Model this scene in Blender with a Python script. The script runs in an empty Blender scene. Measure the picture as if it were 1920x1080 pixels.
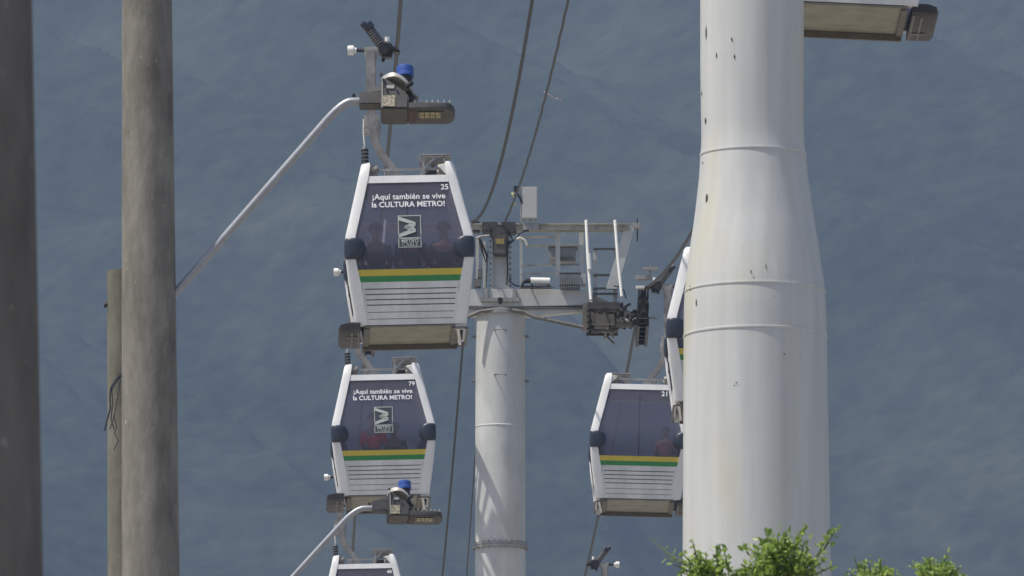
import bpy, bmesh, math, random
from mathutils import Vector, Matrix, noise
R = math.radians
random.seed(7)
S = bpy.context.scene
COL = S.collection

# ---------------------------------------------------------------- camera, light, exposure
CAMZ = 1.6
PITCH = R(8.7)
HF = R(6.0)
FPX = 960 / math.tan(HF / 2)
cd = bpy.data.cameras.new('camera'); cam = bpy.data.objects.new('camera', cd); COL.objects.link(cam)
cam.location = (0, 0, CAMZ); cam.rotation_euler = (R(90) + PITCH, 0, 0)
cd.sensor_width = 36; cd.lens = 18 / math.tan(HF / 2)
cd.clip_start = 1; cd.clip_end = 20000
cd.dof.use_dof = True; cd.dof.focus_distance = 165; cd.dof.aperture_fstop = cd.lens / 1000 / 0.011
S.camera = cam

SUN_EL, SUN_AZ = R(65), R(251)      # compass style: 0 = +Y, 90 = +X
w = bpy.data.worlds.new('World'); S.world = w; w.use_nodes = True
nt = w.node_tree
bg = nt.nodes['Background']
sky = nt.nodes.new('ShaderNodeTexSky'); sky.sky_type = 'NISHITA'; sky.sun_disc = False
sky.sun_elevation = SUN_EL; sky.sun_rotation = SUN_AZ; sky.altitude = 1500; sky.dust_density = 7.0; sky.ozone_density = 0.3; sky.air_density = 0.7
nt.links.new(sky.outputs[0], bg.inputs[0]); bg.inputs[1].default_value = 0.12
sl = bpy.data.lights.new('sun', 'SUN'); sl.energy = 4.6; sl.angle = R(0.6); sl.color = (1, .95, .87)
so = bpy.data.objects.new('sun', sl); COL.objects.link(so)
sdir = Vector((math.sin(SUN_AZ) * math.cos(SUN_EL), math.cos(SUN_AZ) * math.cos(SUN_EL), math.sin(SUN_EL)))
so.rotation_euler = sdir.to_track_quat('Z', 'Y').to_euler(); so.location = (-40, 60, 120)
S.view_settings.view_transform = 'Standard'; S.view_settings.look = 'None'
S.view_settings.exposure = 0.60; S.view_settings.gamma = 1
S.cycles.volume_bounces = 0
S.cycles.max_bounces = 8; S.cycles.transparent_max_bounces = 12

CP, SP = math.cos(PITCH), math.sin(PITCH)
def W(px, py, d):
    """world point seen at photo pixel (px,py) lying at distance y = d"""
    a = (px - 960) / FPX; b = (540 - py) / FPX
    v = Vector((a, CP - b * SP, SP + b * CP))
    v *= d / v.y
    return Vector((v.x, v.y, v.z + CAMZ))
def Z(py, d): return W(960, py, d).z

# ---------------------------------------------------------------- materials
MATS = {}
def mat(name, col, rough=.5, metal=0, var=0, scale=3, streak=0, bump=0, bscale=None, col2=None, spec=.5, lo=.35, hi=.65, det=6):
    if name in MATS: return MATS[name]
    m = bpy.data.materials.new(name); m.use_nodes = True; MATS[name] = m
    n, l = m.node_tree.nodes, m.node_tree.links
    p = n['Principled BSDF']; p.inputs['Roughness'].default_value = rough
    p.inputs['Metallic'].default_value = metal; p.inputs['Specular IOR Level'].default_value = spec
    p.inputs['Base Color'].default_value = (*col, 1)
    if var or col2:
        tc = n.new('ShaderNodeTexCoord'); mp = n.new('ShaderNodeMapping')
        mp.inputs['Scale'].default_value = (1, 1, 1 - streak) if streak else (1, 1, 1)
        l.new(tc.outputs['Object'], mp.inputs[0])
        no = n.new('ShaderNodeTexNoise'); no.inputs['Scale'].default_value = scale
        no.inputs['Detail'].default_value = det; no.inputs['Roughness'].default_value = .62
        l.new(mp.outputs[0], no.inputs[0])
        cr = n.new('ShaderNodeValToRGB')
        cr.color_ramp.elements[0].position = lo; cr.color_ramp.elements[1].position = hi
        c2 = col2 or tuple(c * (1 - var) for c in col)
        cr.color_ramp.elements[0].color = (*c2, 1); cr.color_ramp.elements[1].color = (*col, 1)
        l.new(no.outputs[0], cr.inputs[0]); l.new(cr.outputs[0], p.inputs['Base Color'])
        if bump:
            nb = n.new('ShaderNodeTexNoise'); nb.inputs['Scale'].default_value = bscale or scale * 4
            nb.inputs['Detail'].default_value = 5
            l.new(mp.outputs[0], nb.inputs[0])
            b = n.new('ShaderNodeBump'); b.inputs['Strength'].default_value = 1; b.inputs['Distance'].default_value = bump
            l.new(nb.outputs[0], b.inputs['Height']); l.new(b.outputs[0], p.inputs['Normal'])
    return m

WHITE = mat('white_gelcoat', (.79, .79, .775), .36, var=.18, scale=2.5, streak=.6)
PANEL = mat('white_panel', (.74, .74, .725), .5, var=.24, scale=3, streak=.7)
YELLOW = mat('yellow_film', (.62, .48, .06), .4, var=.08, scale=6)
GREEN = mat('green_film', (.03, .24, .06), .4, var=.1, scale=6)
BEIGE = mat('beige_floor', (.275, .26, .20), .6, var=.3, scale=3)
DARKSTEP = mat('dark_step_plastic', (.034, .030, .032), .55, var=.3, scale=8)
POD = mat('navy_bumper', (.028, .036, .055), .38, var=.2, scale=9)
GALV = mat('galvanised', (.42, .41, .38), .5, .35, var=.35, scale=7)
GALVD = mat('weathered_steel', (.22, .21, .19), .6, .3, var=.45, scale=9)
DARK = mat('dark_grease_steel', (.045, .042, .045), .5, .3, var=.4, scale=14)
BLACKR = mat('black_rubber', (.02, .02, .023), .6)
INT = mat('cabin_interior', (.30, .29, .31), .7, var=.15, scale=4)
HEADP = mat('tower_paint', (.60, .61, .585), .5, var=.22, scale=2.2, streak=.5)
PIPEW = mat('white_pipe_paint', (.82, .81, .76), .4, var=.1, scale=8)
BLUE = mat('blue_cap', (.04, .10, .36), .4, var=.1, scale=12)
LAMPG = mat('lamp_grey', (.088, .085, .082), .5, .2, var=.25, scale=14)
LAMPL = mat('lamp_cover_grey', (.42, .41, .38), .45, .2, var=.2, scale=14)
ARM = mat('galvanised_arm', (.33, .345, .37), .38, .3, var=.15, scale=12)
ROPE = mat('steel_rope', (.085, .088, .095), .55, .3, var=.4, scale=60)
CABLE = mat('dark_cable', (.03, .032, .038), .6, var=.4, scale=30)
CABLEL = mat('twisted_cable', (.075, .075, .08), .6, var=.6, scale=40)
LETTER = mat('white_lettering', (.78, .78, .78), .5, var=.05, scale=9)
LOGO = mat('emblem_grey', (.42, .46, .42), .5, var=.08, scale=9)
LOGOBG = mat('emblem_dark', (.05, .055, .06), .5, var=.1, scale=9)
STICK = mat('label_pale', (.42, .38, .28), .6, var=.55, scale=60, lo=.46, hi=.54)
LED = mat('led_array', (.46, .38, .20), .35, var=.6, scale=45, lo=.42, hi=.58)
GLASSD = mat('led_lens_dark', (.05, .045, .04), .25)
REDD = mat('maroon_plate', (.085, .05, .048), .6, var=.2, scale=20)
RIBB = mat('ribbon_yellow', (.55, .55, .25), .7)
RIBR = mat('kite_tail', (.50, .36, .37), .7)
ANT = mat('antenna_white', (.50, .50, .475), .5, var=.05, scale=4)

def concrete(name, c1, c2, seedoff):
    m = bpy.data.materials.new(name); m.use_nodes = True
    n, l = m.node_tree.nodes, m.node_tree.links; p = n['Principled BSDF']
    p.inputs['Roughness'].default_value = .9; p.inputs['Specular IOR Level'].default_value = .2
    tc = n.new('ShaderNodeTexCoord')
    def nz(sc, scale, det, ro=.6):
        mp = n.new('ShaderNodeMapping'); mp.inputs['Scale'].default_value = sc; mp.inputs['Location'].default_value = (seedoff, 0, seedoff)
        l.new(tc.outputs['Object'], mp.inputs[0])
        t = n.new('ShaderNodeTexNoise'); t.inputs['Scale'].default_value = scale; t.inputs['Detail'].default_value = det
        t.inputs['Roughness'].default_value = ro
        l.new(mp.outputs[0], t.inputs[0]); return t.outputs[0]
    a = nz((1, 1, .28), 8, 8, .68)           # vertical streaks
    b = nz((1, 1, .6), 3, 5)            # large stains
    c = nz((1, 1, .5), 34, 5)            # grain
    d = nz((1, 1, .5), 22, 5, .7)       # lime flecks
    r = n.new('ShaderNodeValToRGB'); r.color_ramp.elements[0].position = .36; r.color_ramp.elements[1].position = .66
    r.color_ramp.elements[0].color = (*c1, 1); r.color_ramp.elements[1].color = (*c2, 1)
    mx = n.new('ShaderNodeMath'); mx.operation = 'MULTIPLY_ADD'; mx.inputs[1].default_value = .55
    l.new(a, mx.inputs[0])
    m2 = n.new('ShaderNodeMath'); m2.operation = 'MULTIPLY'; m2.inputs[1].default_value = .45
    l.new(b, m2.inputs[0]); l.new(m2.outputs[0], mx.inputs[2]); l.new(mx.outputs[0], r.inputs[0])
    fr = n.new('ShaderNodeMapRange'); fr.inputs[1].default_value = .64; fr.inputs[2].default_value = .74
    l.new(d, fr.inputs[0])
    mc = n.new('ShaderNodeMixRGB'); mc.inputs[2].default_value = (*[min(.5, x * 1.7) for x in c2], 1)
    l.new(fr.outputs[0], mc.inputs[0]); l.new(r.outputs[0], mc.inputs[1]); l.new(mc.outputs[0], p.inputs['Base Color'])
    bp = n.new('ShaderNodeBump'); bp.inputs['Distance'].default_value = .004
    l.new(c, bp.inputs['Height']); l.new(bp.outputs[0], p.inputs['Normal'])
    return m
CONC = concrete('pole_concrete', (.125, .118, .10), (.285, .272, .235), 0)
CONC2 = concrete('mossy_concrete', (.12, .116, .086), (.22, .213, .168), 5)
CONC3 = concrete('dark_concrete', (.10, .092, .082), (.19, .178, .16), 9)  # darker tones for the nearest pole

def pylon_paint():
    m = bpy.data.materials.new('pylon_paint'); m.use_nodes = True
    n, l = m.node_tree.nodes, m.node_tree.links; p = n['Principled BSDF']
    p.inputs['Roughness'].default_value = .42
    tc = n.new('ShaderNodeTexCoord')
    def nz(sc, scale, det, a, b):
        mp = n.new('ShaderNodeMapping'); mp.inputs['Scale'].default_value = sc
        l.new(tc.outputs['Object'], mp.inputs[0])
        t = n.new('ShaderNodeTexNoise'); t.inputs['Scale'].default_value = scale; t.inputs['Detail'].default_value = det
        l.new(mp.outputs[0], t.inputs[0])
        r = n.new('ShaderNodeMapRange'); r.inputs[1].default_value = a; r.inputs[2].default_value = b
        l.new(t.outputs[0], r.inputs[0]); return r.outputs[0]
    st = nz((1, 1, .05), 7, 6, .3, .75)
    ye = nz((1, 1, .3), 1.5, 5, .50, .70)
    ru = nz((1, 1, .5), 20, 3, .755, .80)
    def mix(f, c1, c2, k=1):
        x = n.new('ShaderNodeMixRGB')
        if k != 1:
            q = n.new('ShaderNodeMath'); q.operation = 'MULTIPLY'; q.inputs[1].default_value = k; l.new(f, q.inputs[0]); f = q.outputs[0]
        l.new(f, x.inputs[0])
        if isinstance(c1, tuple): x.inputs[1].default_value = (*c1, 1)
        else: l.new(c1, x.inputs[1])
        x.inputs[2].default_value = (*c2, 1); return x.outputs[0]
    c = mix(st, (.60, .605, .58), (.50, .505, .485))
    c = mix(ye, c, (.55, .52, .38), .6)
    c = mix(ru, c, (.20, .13, .08), .6)
    l.new(c, p.inputs['Base Color'])
    nb = n.new('ShaderNodeTexNoise'); nb.inputs['Scale'].default_value = 2.2; nb.inputs['Detail'].default_value = 3
    l.new(tc.outputs['Object'], nb.inputs[0])
    bp = n.new('ShaderNodeBump'); bp.inputs['Distance'].default_value = .02; bp.inputs['Strength'].default_value = .25
    l.new(nb.outputs[0], bp.inputs['Height']); l.new(bp.outputs[0], p.inputs['Normal'])
    return m
PYL = pylon_paint()

def glass_mat(nm, k):
    m = bpy.data.materials.new(nm); m.use_nodes = True
    n, l = m.node_tree.nodes, m.node_tree.links; p = n['Principled BSDF']
    p.inputs['Base Color'].default_value = (.19, .195, .235, 1); p.inputs['Roughness'].default_value = .08
    p.inputs['Specular IOR Level'].default_value = .5
    t = n.new('ShaderNodeBsdfTransparent'); t.inputs[0].default_value = (.83, .83, .90, 1)
    mx = n.new('ShaderNodeMixShader'); mx.inputs[0].default_value = k
    l.new(p.outputs[0], mx.inputs[1]); l.new(t.outputs[0], mx.inputs[2])
    l.new(mx.outputs[0], n['Material Output'].inputs[0])
    tc = n.new('ShaderNodeTexCoord'); nb = n.new('ShaderNodeTexNoise'); nb.inputs['Scale'].default_value = 1.3
    l.new(tc.outputs['Object'], nb.inputs[0]); bp = n.new('ShaderNodeBump'); bp.inputs['Distance'].default_value = .02
    l.new(nb.outputs[0], bp.inputs['Height']); l.new(bp.outputs[0], p.inputs['Normal'])
    return m
GLASS = glass_mat('tinted_film_glass', .74)
GLASSS = glass_mat('clear_side_glass', .80)

# ---------------------------------------------------------------- mesh builder
class MB:
    def __init__(s): s.v = []; s.f = []
    def add(s, vs, fs):
        o = len(s.v); s.v += [Vector(v) for v in vs]; s.f += [tuple(i + o for i in f) for f in fs]; return s
    def box(s, x0, x1, y0, y1, z0, z1):
        return s.add([(x, y, z) for z in (z0, z1) for y in (y0, y1) for x in (x0, x1)],
                     [(0, 2, 3, 1), (4, 5, 7, 6), (0, 1, 5, 4), (2, 6, 7, 3), (0, 4, 6, 2), (1, 3, 7, 5)])
    def rings(s, rs, cap=True):
        n = len(rs[0]); o = len(s.v)
        for r in rs: s.v += [Vector(p) for p in r]
        for i in range(len(rs) - 1):
            for j in range(n):
                k = (j + 1) % n
                s.f.append((o + i * n + j, o + i * n + k, o + (i + 1) * n + k, o + (i + 1) * n + j))
        if cap:
            s.f.append(tuple(o + j for j in reversed(range(n)))); s.f.append(tuple(o + (len(rs) - 1) * n + j for j in range(n)))
        return s
    def tube(s, pts, r, n=8, square=False, r2=None):
        """sweep along points; r number or list; square: rect section r x r2"""
        pts = [Vector(p) for p in pts]; rs = []
        up = None
        for i, p in enumerate(pts):
            t = ((pts[min(i + 1, len(pts) - 1)] - p).normalized() + (p - pts[max(i - 1, 0)]).normalized())
            t = t.normalized() if t.length > 1e-6 else Vector((0, 0, 1))
            if up is None:
                ref = Vector((0, 1, 0)) if abs(t.y) < .9 else Vector((1, 0, 0))
                up = ref
            a = (up - t * up.dot(t)).normalized(); b = t.cross(a); up = a
            q = r[i] if isinstance(r, (list, tuple)) else r
            if square:
                h = r2 if r2 else q
                rs.append([p + a * h * u + b * q * v for u, v in ((1, 1), (1, -1), (-1, -1), (-1, 1))])
            else:
                rs.append([p + a * q * math.cos(2 * math.pi * k / n) + b * q * math.sin(2 * math.pi * k / n) for k in range(n)])
        return s.rings(rs)
    def cyl(s, a, b, r, n=16): return s.tube([a, b], r, n)
    def bar(s, a, b, hx, hy=None): return s.tube([a, b], hx, square=True, r2=hy or hx)
    def rot(s, M):
        s.v = [M @ v for v in s.v]; return s
    def build(s, name, m, parent=None, smooth=False, bevel=0, origin=None):
        me = bpy.data.meshes.new(name); o0 = origin or Vector((0, 0, 0))
        me.from_pydata([v - o0 for v in s.v], [], s.f)
        bm = bmesh.new(); bm.from_mesh(me); bmesh.ops.recalc_face_normals(bm, faces=bm.faces)
        if bevel:
            es = [e for e in bm.edges if e.is_manifold and e.calc_face_angle(0) > .5]
            bmesh.ops.bevel(bm, geom=es, offset=bevel, segments=2, affect='EDGES', clamp_overlap=True)
        bm.to_mesh(me); bm.free()
        me.materials.append(m)
        if smooth:
            for p in me.polygons: p.use_smooth = True
            try: me.set_sharp_from_angle(angle=R(38))
            except Exception: pass
        o = bpy.data.objects.new(name, me); COL.objects.link(o)
        if parent: o.parent = parent
        elif origin: o.location = origin
        return o

def empty(name, loc, label, cat, group=None):
    o = bpy.data.objects.new(name, None); COL.objects.link(o); o.location = loc; o.empty_display_size = .3
    o['label'] = label; o['category'] = cat
    if group: o['group'] = group
    return o
def tag(o, label, cat, group=None):
    o['label'] = label; o['category'] = cat
    if group: o['group'] = group
    return o
def setting(o, k='structure'): o['kind'] = k; return o
def lerp(tab, z):
    tab = sorted(tab)
    if z <= tab[0][0]: return tab[0][1]
    for (a, u), (b, v) in zip(tab, tab[1:]):
        if z <= b: return u + (v - u) * (z - a) / (b - a)
    return tab[-1][1]

def text_mesh(txt, bold=.012):
    cu = bpy.data.curves.new('t', 'FONT'); cu.body = txt; cu.size = 1; cu.offset = bold; cu.align_x = 'LEFT'
    cu.resolution_u = 3; cu.space_character = 1.03
    o = bpy.data.objects.new('t', cu); COL.objects.link(o)
    dg = bpy.context.evaluated_depsgraph_get(); ev = o.evaluated_get(dg); me = ev.to_mesh()
    vs = [v.co.copy() for v in me.vertices]; fs = [tuple(p.vertices) for p in me.polygons]
    ev.to_mesh_clear(); bpy.data.objects.remove(o); bpy.data.curves.remove(cu)
    return vs, fs

# ---------------------------------------------------------------- ground and mountain
def ridge(x, y):
    if y < 2000: return 0
    t = y - 2380
    ramp = .31 * (t + math.sqrt(t * t + 9000)) - 3
    if y > 3700: ramp -= .85 * (y - 3700)
    k = min(1, max(0, (y - 2050) / 600)); k = k * k * (3 - 2 * k)
    # spurs running down to the right, as in the photograph
    u = (x * 1.15 + y) / 1.52; v = (x - y * 1.15) / 1.52
    h = 62 * (1 - 2.2 * abs(noise.noise(Vector((u / 170, v / 620, 3.3)))))
    h += 24 * (1 - 2.0 * abs(noise.noise(Vector((u / 62, v / 190, 8.3)))))
    h += 60 * noise.noise(Vector((x / 800, y / 800, 1.7)))
    h += 4 * noise.noise(Vector((x / 40, y / 40, 5.5)))
    h += 2.2 * noise.noise(Vector((x / 14, y / 14, 9.5)))
    h += 1.2 * noise.noise(Vector((x / 6.5, y / 6.5, 2.5)))
    return max(0, ramp) + k * (h - 10)
def axis(a, b, dense0, dense1, fine, coarse):
    out = []; x = a
    while x < b:
        out.append(x)
        d = 0 if dense0 <= x <= dense1 else min(abs(x - dense0), abs(x - dense1))
        x += fine + min(coarse, d * .12)
    out.append(b); return out
XS = axis(-2600, 2600, -290, 290, 3.0, 220)
YS = axis(-400, 5200, 2620, 3640, 3.0, 160)
gm = MB()
gm.v = [Vector((x, y, max(0, ridge(x, y)) if y > 900 else 0)) for y in YS for x in XS]
nx = len(XS)
gm.f = [(j * nx + i, j * nx + i + 1, (j + 1) * nx + i + 1, (j + 1) * nx + i) for j in range(len(YS) - 1) for i in range(nx - 1)]

def forest_mat():
    m = bpy.data.materials.new('forested_slope'); m.use_nodes = True
    n, l = m.node_tree.nodes, m.node_tree.links; p = n['Principled BSDF']
    p.inputs['Roughness'].default_value = .95; p.inputs['Specular IOR Level'].default_value = .1
    g = n.new('ShaderNodeNewGeometry')
    def nz(scale, det, a, b):
        t = n.new('ShaderNodeTexNoise'); t.inputs['Scale'].default_value = scale; t.inputs['Detail'].default_value = det
        t.inputs['Roughness'].default_value = .65
        l.new(g.outputs['Position'], t.inputs[0])
        r = n.new('ShaderNodeMapRange'); r.inputs[1].default_value = a; r.inputs[2].default_value = b
        l.new(t.outputs[0], r.inputs[0]); return r.outputs[0]
    big = nz(.0085, 9, .46, .66); mid = nz(.10, 6, .35, .7)
    def mix(f, c1, c2):
        x = n.new('ShaderNodeMixRGB'); l.new(f, x.inputs[0])
        for i, c in ((1, c1), (2, c2)):
            if isinstance(c, tuple): x.inputs[i].default_value = (*c, 1)
            else: l.new(c, x.inputs[i])
        return x.outputs[0]
    forest = mix(mid, (.008, .015, .008), (.034, .052, .022))
    grass = mix(mid, (.054, .067, .044), (.088, .100, .064))
    sx = n.new('ShaderNodeSeparateXYZ'); l.new(g.outputs['Position'], sx.inputs[0])
    al = n.new('ShaderNodeMapRange'); al.inputs[1].default_value = 250; al.inputs[2].default_value = 680      # more grass with altitude; paints the paler upper haze into the slope colour
    al.inputs[3].default_value = -.38; al.inputs[4].default_value = .48
    l.new(sx.outputs[2], al.inputs[0])
    ad = n.new('ShaderNodeMath'); ad.operation = 'ADD'; ad.use_clamp = True
    l.new(big, ad.inputs[0]); l.new(al.outputs[0], ad.inputs[1])
    slope = mix(ad.outputs[0], forest, grass)
    fl = n.new('ShaderNodeMapRange'); fl.inputs[1].default_value = 2150; fl.inputs[2].default_value = 2500
    l.new(sx.outputs[1], fl.inputs[0])
    town = mix(mid, (.22, .205, .18), (.36, .34, .295))      # unseen built up valley floor, coloured pale to bounce light onto undersides
    l.new(mix(fl.outputs[0], town, slope), p.inputs['Base Color'])
    vo = n.new('ShaderNodeTexVoronoi'); vo.inputs['Scale'].default_value = .16
    l.new(g.outputs['Position'], vo.inputs[0])
    bp = n.new('ShaderNodeBump'); bp.inputs['Distance'].default_value = 1.0; bp.invert = True
    l.new(vo.outputs[0], bp.inputs['Height']); l.new(bp.outputs[0], p.inputs['Normal'])
    return m
setting(gm.build('ground', forest_mat(), smooth=True))
# air: even haze box round everything
hz = MB().box(-2900, 2900, -450, 5400, -2, 1010).build('haze', mat('tmp', (1, 1, 1)))
hz.location.z = 0
hm = bpy.data.materials.new('haze_air'); hm.use_nodes = True
hn = hm.node_tree.nodes; hn.remove(hn['Principled BSDF'])
vol = hn.new('ShaderNodeVolumePrincipled'); vol.inputs['Color'].default_value = (.235, .315, .47, 1)
vol.inputs['Density'].default_value = 3.7e-4; vol.inputs['Anisotropy'].default_value = 0
hm.node_tree.links.new(vol.outputs[0], hn['Material Output'].inputs['Volume'])
hz.data.materials.clear(); hz.data.materials.append(hm); setting(hz, 'stuff')

# ---------------------------------------------------------------- concrete poles
def pole(name, m, d, p0, p1, label, top=None, extra=None):
    """p0, p1: (px centre, py, width px) seen at distance d; runs on to the ground and up to z=top"""
    (a, ya, wa), (b, yb, wb) = p0, p1
    A, B = W(a, ya, d), W(b, yb, d); k = d / FPX / 2 * 1.012
    ra, rb = wa * k, wb * k
    dz = A.z - B.z; slope = (A - B) / dz; rs = (ra - rb) / dz
    t = top if top is not None else A.z
    zs = [0] + [t * i / 24 for i in range(1, 25)]
    base = B + slope * (0 - B.z); base.y = d
    mb = MB(); rings = []
    for z in zs:
        c = B + slope * (z - B.z); r = rb + rs * (z - B.z)
        rings.append([(c.x - base.x + r * math.cos(q * math.pi / 20), r * math.sin(q * math.pi / 20), z) for q in range(40)])
    mb.rings(rings)
    o = empty(name, base, label, 'utility pole')
    mb.build('shaft', m, o, smooth=True)
    return o, base, (lambda z: (B + slope * (z - B.z), rb + rs * (z - B.z)))
pole('concrete_pole', CONC3, 22, (-112, 0, 346), (-110, 1080, 380), 'very near dark pole cut off by the left edge of the picture', top=6.5)
p2, base2, at2 = pole('concrete_pole', CONC, 70, (275.5, 0, 94), (282.5, 1080, 108), 'tall weathered grey concrete pole running the full height of the picture', top=15)
p3, base3, at3 = pole('concrete_pole', CONC2, 95, (226, 508, 50), (230, 1080, 56), 'shorter mossy concrete pole with flat top half hidden behind the tall weathered pole')
p3['category'] = 'utility pole'
c, r = at3(Z(572, 95)); loc = c - base3
MB().cyl((loc.x - r - .02, -.02, loc.z), (loc.x - r + .03, -.02, loc.z), .022).cyl((loc.x - r - .03, -.02, loc.z), (loc.x - r - .015, -.02, loc.z), .034, 6).build('bolt', DARK, p3)
# frayed wires tied round the mossy pole
wm = MB()
def wp(*pts, d=94.75, r=.006): wm.tube([W(x, y, d) for x, y in pts], r, 5)
wp((229, 700), (217, 712), (208, 727), (206, 745), (207, 765), (200, 790), (196, 808), r=.009)
wp((229, 702), (219, 716), (210, 730), (211, 760), (208, 785), (214, 805))
wp((226, 712), (220, 745), (214, 780), (206, 805), r=.005)
wp((213, 780), (219, 800), (214, 812), (222, 826), (213, 845), r=.005)
wp((229, 698), (235, 694), (243, 693), r=.009)
tag(wm.build('tie_wire', mat('wire_blue_black', (.03, .032, .05), .6), origin=W(212, 750, 94.75)), 'dark frayed tie wires hanging from the mossy pole', 'wire')

# ---------------------------------------------------------------- street lamps
def luminaire_parts(root, P, yaw, roll):
    """P: world position of arm end / neck start, x along lamp"""
    base = root.location
    M = Matrix.Translation(P - base) @ Matrix.Rotation(yaw, 4, 'Z') @ Matrix.Rotation(roll, 4, 'X')
    def b(mb, name, m, parent=root, smooth=False, bevel=0): return mb.rot(M).build(name, m, parent, smooth, bevel)
    # neck with gusset
    n = MB().box(0, .16, -.055, .055, -.05, .05)
    n.add([(0, -.02, .05), (0, .02, .05), (.16, -.05, .11), (.16, .05, .11), (.16, -.05, .05), (.16, .05, .05)],
          [(0, 1, 3, 2), (0, 2, 4), (1, 5, 3), (2, 3, 5, 4), (0, 4, 5, 1)])
    b(n, 'neck', LAMPG, bevel=.006)
    h = MB(); d = .135
    prof = [(.155, -.13), (.155, .12), (.20, .12), (.29, .045), (.345, .0), (.36, -.04), (.36, -.13)]
    h.rings([[(x, -d, z) for x, z in prof], [(x, d, z) for x, z in prof]])
    hs = b(h, 'housing', LAMPG, bevel=.012)
    b(MB().add([(.168, -.141, -.115), (.262, -.141, -.115), (.262, -.141, -.025), (.168, -.141, -.025)], [(0, 1, 2, 3)]), 'label_plate', STICK, hs)
    b(MB().box(.195, .255, -.143, -.137, .03, .055).box(.163, .171, -.143, -.135, -.12, .118), 'cover_strip', LAMPL, hs)
    for c0, c1, cr_ in (((.19, -.16, .04), (.19, -.148, .04), .009), ((.262, -.16, .04), (.262, -.148, .04), .009), ((.16, -.15, .13), (.16, -.175, .13), .012), ((.345, -.13, .05), (.385, -.165, .065), .018)):
        b(MB().cyl(c0, c1, cr_, 8), 'screw', DARK, hs)
    # pale lid, rounded
    l = MB(); rr = []
    for i in range(9):
        t = i / 8; x = .16 + .24 * t; z = .165 + .035 * math.sin(math.pi * t * .9) - .115 * t * t
        wd = .156 * math.sqrt(max(.05, 1 - (2 * t - .95) ** 2 * .75))
        rr.append([(x, -wd, z - .055), (x, -wd * .92, z - .02), (x, -wd * .6, z), (x, wd * .6, z), (x, wd * .92, z - .02), (x, wd, z - .055)])
    l.rings(rr); b(l, 'lid', LAMPL, smooth=True)
    b(MB().cyl((.33, 0, .04), (.40, 0, -.01), .05, 12), 'hinge_boss', LAMPG, smooth=True)
    # socket and blue photocell
    b(MB().cyl((.33, .0, .12), (.33, .0, .19), .052, 20), 'socket', DARK, smooth=True)
    ph = MB(); pr = [(.0, .188), (.064, .19), (.066, .215), (.060, .222), (.064, .235), (.063, .268), (.052, .276), (.001, .278)]
    ph.rings([[(.33 + r * math.cos(a * math.pi / 12), r * math.sin(a * math.pi / 12), z) for a in range(24)] for r, z in pr])
    b(ph, 'photocell', BLUE, smooth=True)
    # led head
    def outline(x0, x1, wd, z):
        pts = [(x0, -wd, z), ]
        for i in range(13):
            a = -math.pi / 2 + math.pi * i / 12
            pts.append((x1 - wd * .55 + wd * .55 * math.cos(a), wd * math.sin(a), z))
        pts.append((x0, wd, z)); return pts
    head = MB(); head.rings([outline(.36, .692, .118, -.13), outline(.36, .695, .128, -.118), outline(.36, .695, .128, -.08), outline(.36, .685, .114, -.07)])
    hd = b(head, 'led_head', LAMPG, smooth=True)
    fm = MB()
    for i in range(7): fm.box(.40 + i * .042, .408 + i * .042, -.105, .105, -.07, -.045)
    b(fm, 'heat_fins', LAMPL, hd)
    b(MB().box(.42, .615, -.09, .065, -.135, -.1285), 'lens_frame', GLASSD, hd)
    lm = MB()
    for i in range(4):
        for j in range(2): lm.box(.437 + i * .040, .469 + i * .040, -.085 + j * .05, -.045 + j * .05, -.139, -.1345)
    b(lm, 'led_array', LED, hd)
    b(MB().box(.362, .41, -.10, .10, -.1335, -.1285), 'maroon_panel', REDD, hd)

def lamp(P, arm_pts, d, yaw, roll, label, base, shaft=None, clamp=None):
    o = empty('street_lamp', base, label, 'street lamp', 'street lamps on long arms')
    pts = [W(x, y, d) - Vector(base) for x, y in arm_pts]
    # round the bend
    sm = []
    for i, p in enumerate(pts):
        if 0 < i < len(pts) - 1:
            a = (pts[i - 1] - p); c = (pts[i + 1] - p); la = min(.20, a.length * .5); lc = min(.20, c.length * .5)
            q0, q1 = p + a.normalized() * la, p + c.normalized() * lc
            for k in range(7):
                t = k / 6; sm.append(q0 * (1 - t) ** 2 + p * 2 * t * (1 - t) + q1 * t * t)
        else: sm.append(p)
    MB().tube(sm, .0285, 16).build('arm', ARM, o, smooth=True)
    e = sm[0]; MB().cyl(e + Vector((-.05, 0, .03)), e + Vector((-.05, 0, .055)), .012, 8).build('bolt', DARK, o)
    luminaire_parts(o, W(*P, d), yaw, roll)
    if clamp:
        MB().tube([Vector(clamp[0]) + Vector((clamp[1] * math.cos(a * math.pi / 12), clamp[1] * math.sin(a * math.pi / 12), 0)) for a in range(25)], .02, 6).build('clamp', GALVD, o)
    if shaft:
        sx, zt, r0, r1 = shaft
        MB().rings([[(sx + rr * math.cos(q * math.pi / 16), rr * math.sin(q * math.pi / 16), z) for q in range(32)] for z, rr in ((0, r1), (zt, r0))]).build('pole', CONC2, o, smooth=True)
    return o
# first lamp is clamped to the tall weathered pole: its base is that joint
zc = Z(604, 70); cc, rc = at2(zc)
lamp((674, 189), [(676, 190), (643, 190), (283, 602)], 70, R(0), R(-17), 'street lamp with blue cap on the upper long arm, fixed to the tall weathered pole', (cc.x, 70, zc))
b4 = W(385, 1270, 95); b4.z = 0
lamp((697, 951), [(702, 953), (667, 953), (385, 1262)], 95, R(7), R(-13), 'street lamp with blue cap lower down, overlapping the bottom of cabin 79', b4, shaft=(0, Z(1200, 95), .12, .17))

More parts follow.
